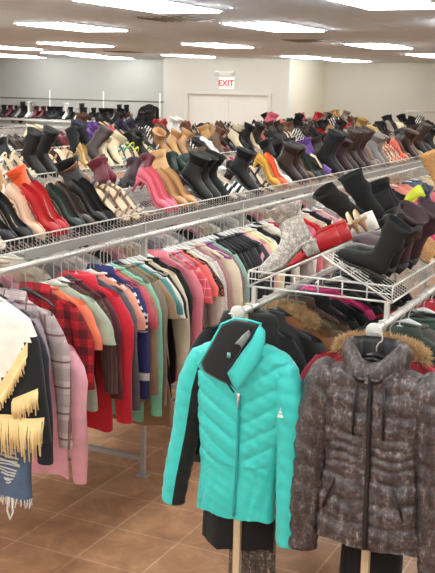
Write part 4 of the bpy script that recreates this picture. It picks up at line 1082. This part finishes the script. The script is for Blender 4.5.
mixc_ = ['black'] * 7 + ['matte black'] * 5 + ['dark brown'] * 3 + ['brown'] * 2 + ['burgundy', 'maroon', 'tan', 'grey', 'taupe', 'cream', 'white', 'pink', 'red', 'zebra', 'silver', 'navy', 'coral', 'camel', 'gold', 'leopard', 'snakeskin grey']
def fill(rk, sd, xa, xb, step, gaps=()):
    x = xa
    while x < xb:
        k, c, ya = RND.choice(mixk), RND.choice(mixc_), RND.uniform(-0.2, 0.4)
        ro = RND.choice((-.9, -.3, -.15, 0, .1, .2, .3, .8)); sc_ = RND.uniform(.84, .98)
        for j in range(2):
            if not any(a < x < b for a, b in gaps): shoe(rk, sd, x, k, c, yaw=ya + RND.uniform(-.15, .15), roll=ro * RND.uniform(.4, 1.1), s=sc_, slide=RND.uniform(-.01, .01))
            x += step * RND.uniform(0.75, 0.95)
        x += step * RND.uniform(0.0, 0.5)
fill(2, 'f', 10.3, 17.6, 0.15); fill(2, 'b', 8.5, 17.6, 0.22)
pair(3, 'b', 9.55, 'pump', 'purple', 0.13, s=1.2); pair(3, 'f', 9.2, 'flat', 'purple', 0.13, s=1.2)
fill(3, 'f', 9.6, 18.4, 0.15, ((13.0, 13.7),)); fill(3, 'b', 9.9, 18.4, 0.24, ((12.8, 14.6),)); fill(3, 'f', 7.6, 9.1, 0.14)
fill(4, 'f', 11.5, 13.8, 0.16); fill(4, 'b', 12.4, 13.8, 0.3)

# resolve labels and place
ORD = ['first', 'second', 'third', 'fourth', 'fifth', 'sixth', 'seventh', 'eighth', 'ninth', 'tenth', 'eleventh', 'twelfth', 'thirteenth', 'fourteenth', 'fifteenth', 'sixteenth', 'seventeenth', 'eighteenth', 'nineteenth', 'twentieth']
ORD += ['twenty' + '-' + o for o in ORD[:9]] + ['thirtieth'] + ['thirty-' + o for o in ORD[:9]]
SIDE = {'f': 'aisle slope', 'b': 'rear slope'}
from collections import Counter, defaultdict
SHOES.sort(key=lambda q: (q[0], q[1], q[2]))
tot = Counter((q[0], q[1], q[3], q[4]) for q in SHOES); run = defaultdict(int)
for q in SHOES:
    rk, sd, x, kind, color, sole, lining, yaw, roll, lift, slide, s, pitch = q
    key = (rk, sd, kind, color); run[key] += 1
    cn = '%s %s' % (color, KNAME[kind])
    side = ('rear slope of ' if (sd == 'b' and rk > 0) or (rk == 0 and sd == 'f') else 'aisle slope of ')
    if tot[key] == 1: lab = '%s on the %sthe %s' % (cn, side, RACKNAME[rk])
    else: lab = '%s %s along the %sthe %s' % (ORD[min(run[key] - 1, 38)], cn, side, RACKNAME[rk])
    yf, yb = YF[rk] - 0.015, YB[rk] + 0.025; ym = (yf + yb) / 2
    ye = yf if sd == 'f' else yb
    sl_ = slide
    y = (ye + ym) / 2 + sl_; z = (ZB + ZA) / 2 + 0.009 - slide * (0 if sd == 'f' else 0) + lift + abs(sin(roll)) * 0.03
    near = (rk == 0) or (rk == 1 and sd == 'f' and x < 7.2)
    grp = 'shoes on the ' + RACKNAME[rk]
    mt = Matrix.Translation((x, y, z)) @ Matrix.Rotation(PI if sd == 'b' else 0, 4, 'Z') @ Matrix.Rotation(SLOPE, 4, 'X') @ Matrix.Rotation(yaw, 4, 'Z') @ Matrix.Rotation(roll, 4, 'Y') @ Matrix.Rotation(pitch, 4, 'X') @ Matrix.Scale(s, 4)
    if near:
        r = empty(ONAME[kind], label=lab, cat='shoe', group=grp); r.matrix_world = mt
        for p, me in shoe_meshes(kind, color, sole, lining, False):
            o = bpy.data.objects.new(p, me); COL.objects.link(o); o.parent = r
    else:
        o = bpy.data.objects.new(ONAME[kind], shoe_meshes(kind, color, sole, lining, True)); COL.objects.link(o); o.matrix_world = mt
        tag(o, lab, 'shoe', grp)
# shoes of the wall rack: upright boots and pumps on its top shelf and the shelves below
run = defaultdict(int); items = []
y = 12.75
while y < 18.0:
    items.append((y, 0, RND.choice(['tall_boot', 'ankle_boot', 'ankle_boot', 'pump']), RND.choice(['black'] * 7 + ['matte black'] * 5 + ['dark brown', 'white', 'maroon', 'grey', 'dark brown']))); y += RND.uniform(0.09, 0.125)
y = 12.8
while y < 18.0:
    items.append((y, 2, RND.choice(['pump', 'flat', 'ankle_boot']), RND.choice(['black'] * 4 + ['navy', 'grey', 'white']))); y += RND.uniform(0.2, 0.32)
for y, sh, kind, color in items:
    z = (1.24, 1.08, 0.92)[sh]
    o = bpy.data.objects.new(ONAME[kind], shoe_meshes(kind, color, 's' if kind in ('pump',) else 'd', 'd', True)); COL.objects.link(o)
    o.location = (21.08, y, z - 0.02); o.rotation_euler = (0.12, 0, -PI / 2 + RND.uniform(-.3, .3)); o.scale = (1.3,) * 3 if sh == 0 else (1.05,) * 3
    run[(sh, kind, color)] += 1
    tag(o, '%s %s %s from the post on the %s shelf of the wall rack' % (ORD[min(run[(sh, kind, color)] - 1, 38)], color, KNAME[kind], ('top', '', 'lower')[sh]), 'shoe', 'shoes on the wall rack')

# ------------------------------------------------------------------ fill light added to the room
w = bpy.data.worlds.new('world'); sc.world = w; w.use_nodes = True
bg = w.node_tree.nodes['Background']; bg.inputs[0].default_value = (0.92, 0.97, 1.0, 1); bg.inputs[1].default_value = 0.4
la = bpy.data.lights.new('added_fill_light', 'AREA'); la.shape = 'RECTANGLE'; la.size = 12; la.size_y = 2.3; la.energy = 45; la.color = (0.92, 0.98, 1.0)  # unseen fill lamp behind the camera, added to brighten ceiling and walls
lo = bpy.data.objects.new('added_fill_light', la); COL.objects.link(lo); lo.location = (-6.5, 3.0, 1.3); lo.rotation_euler = (PI / 2 + 0.15, 0, -PI / 2)
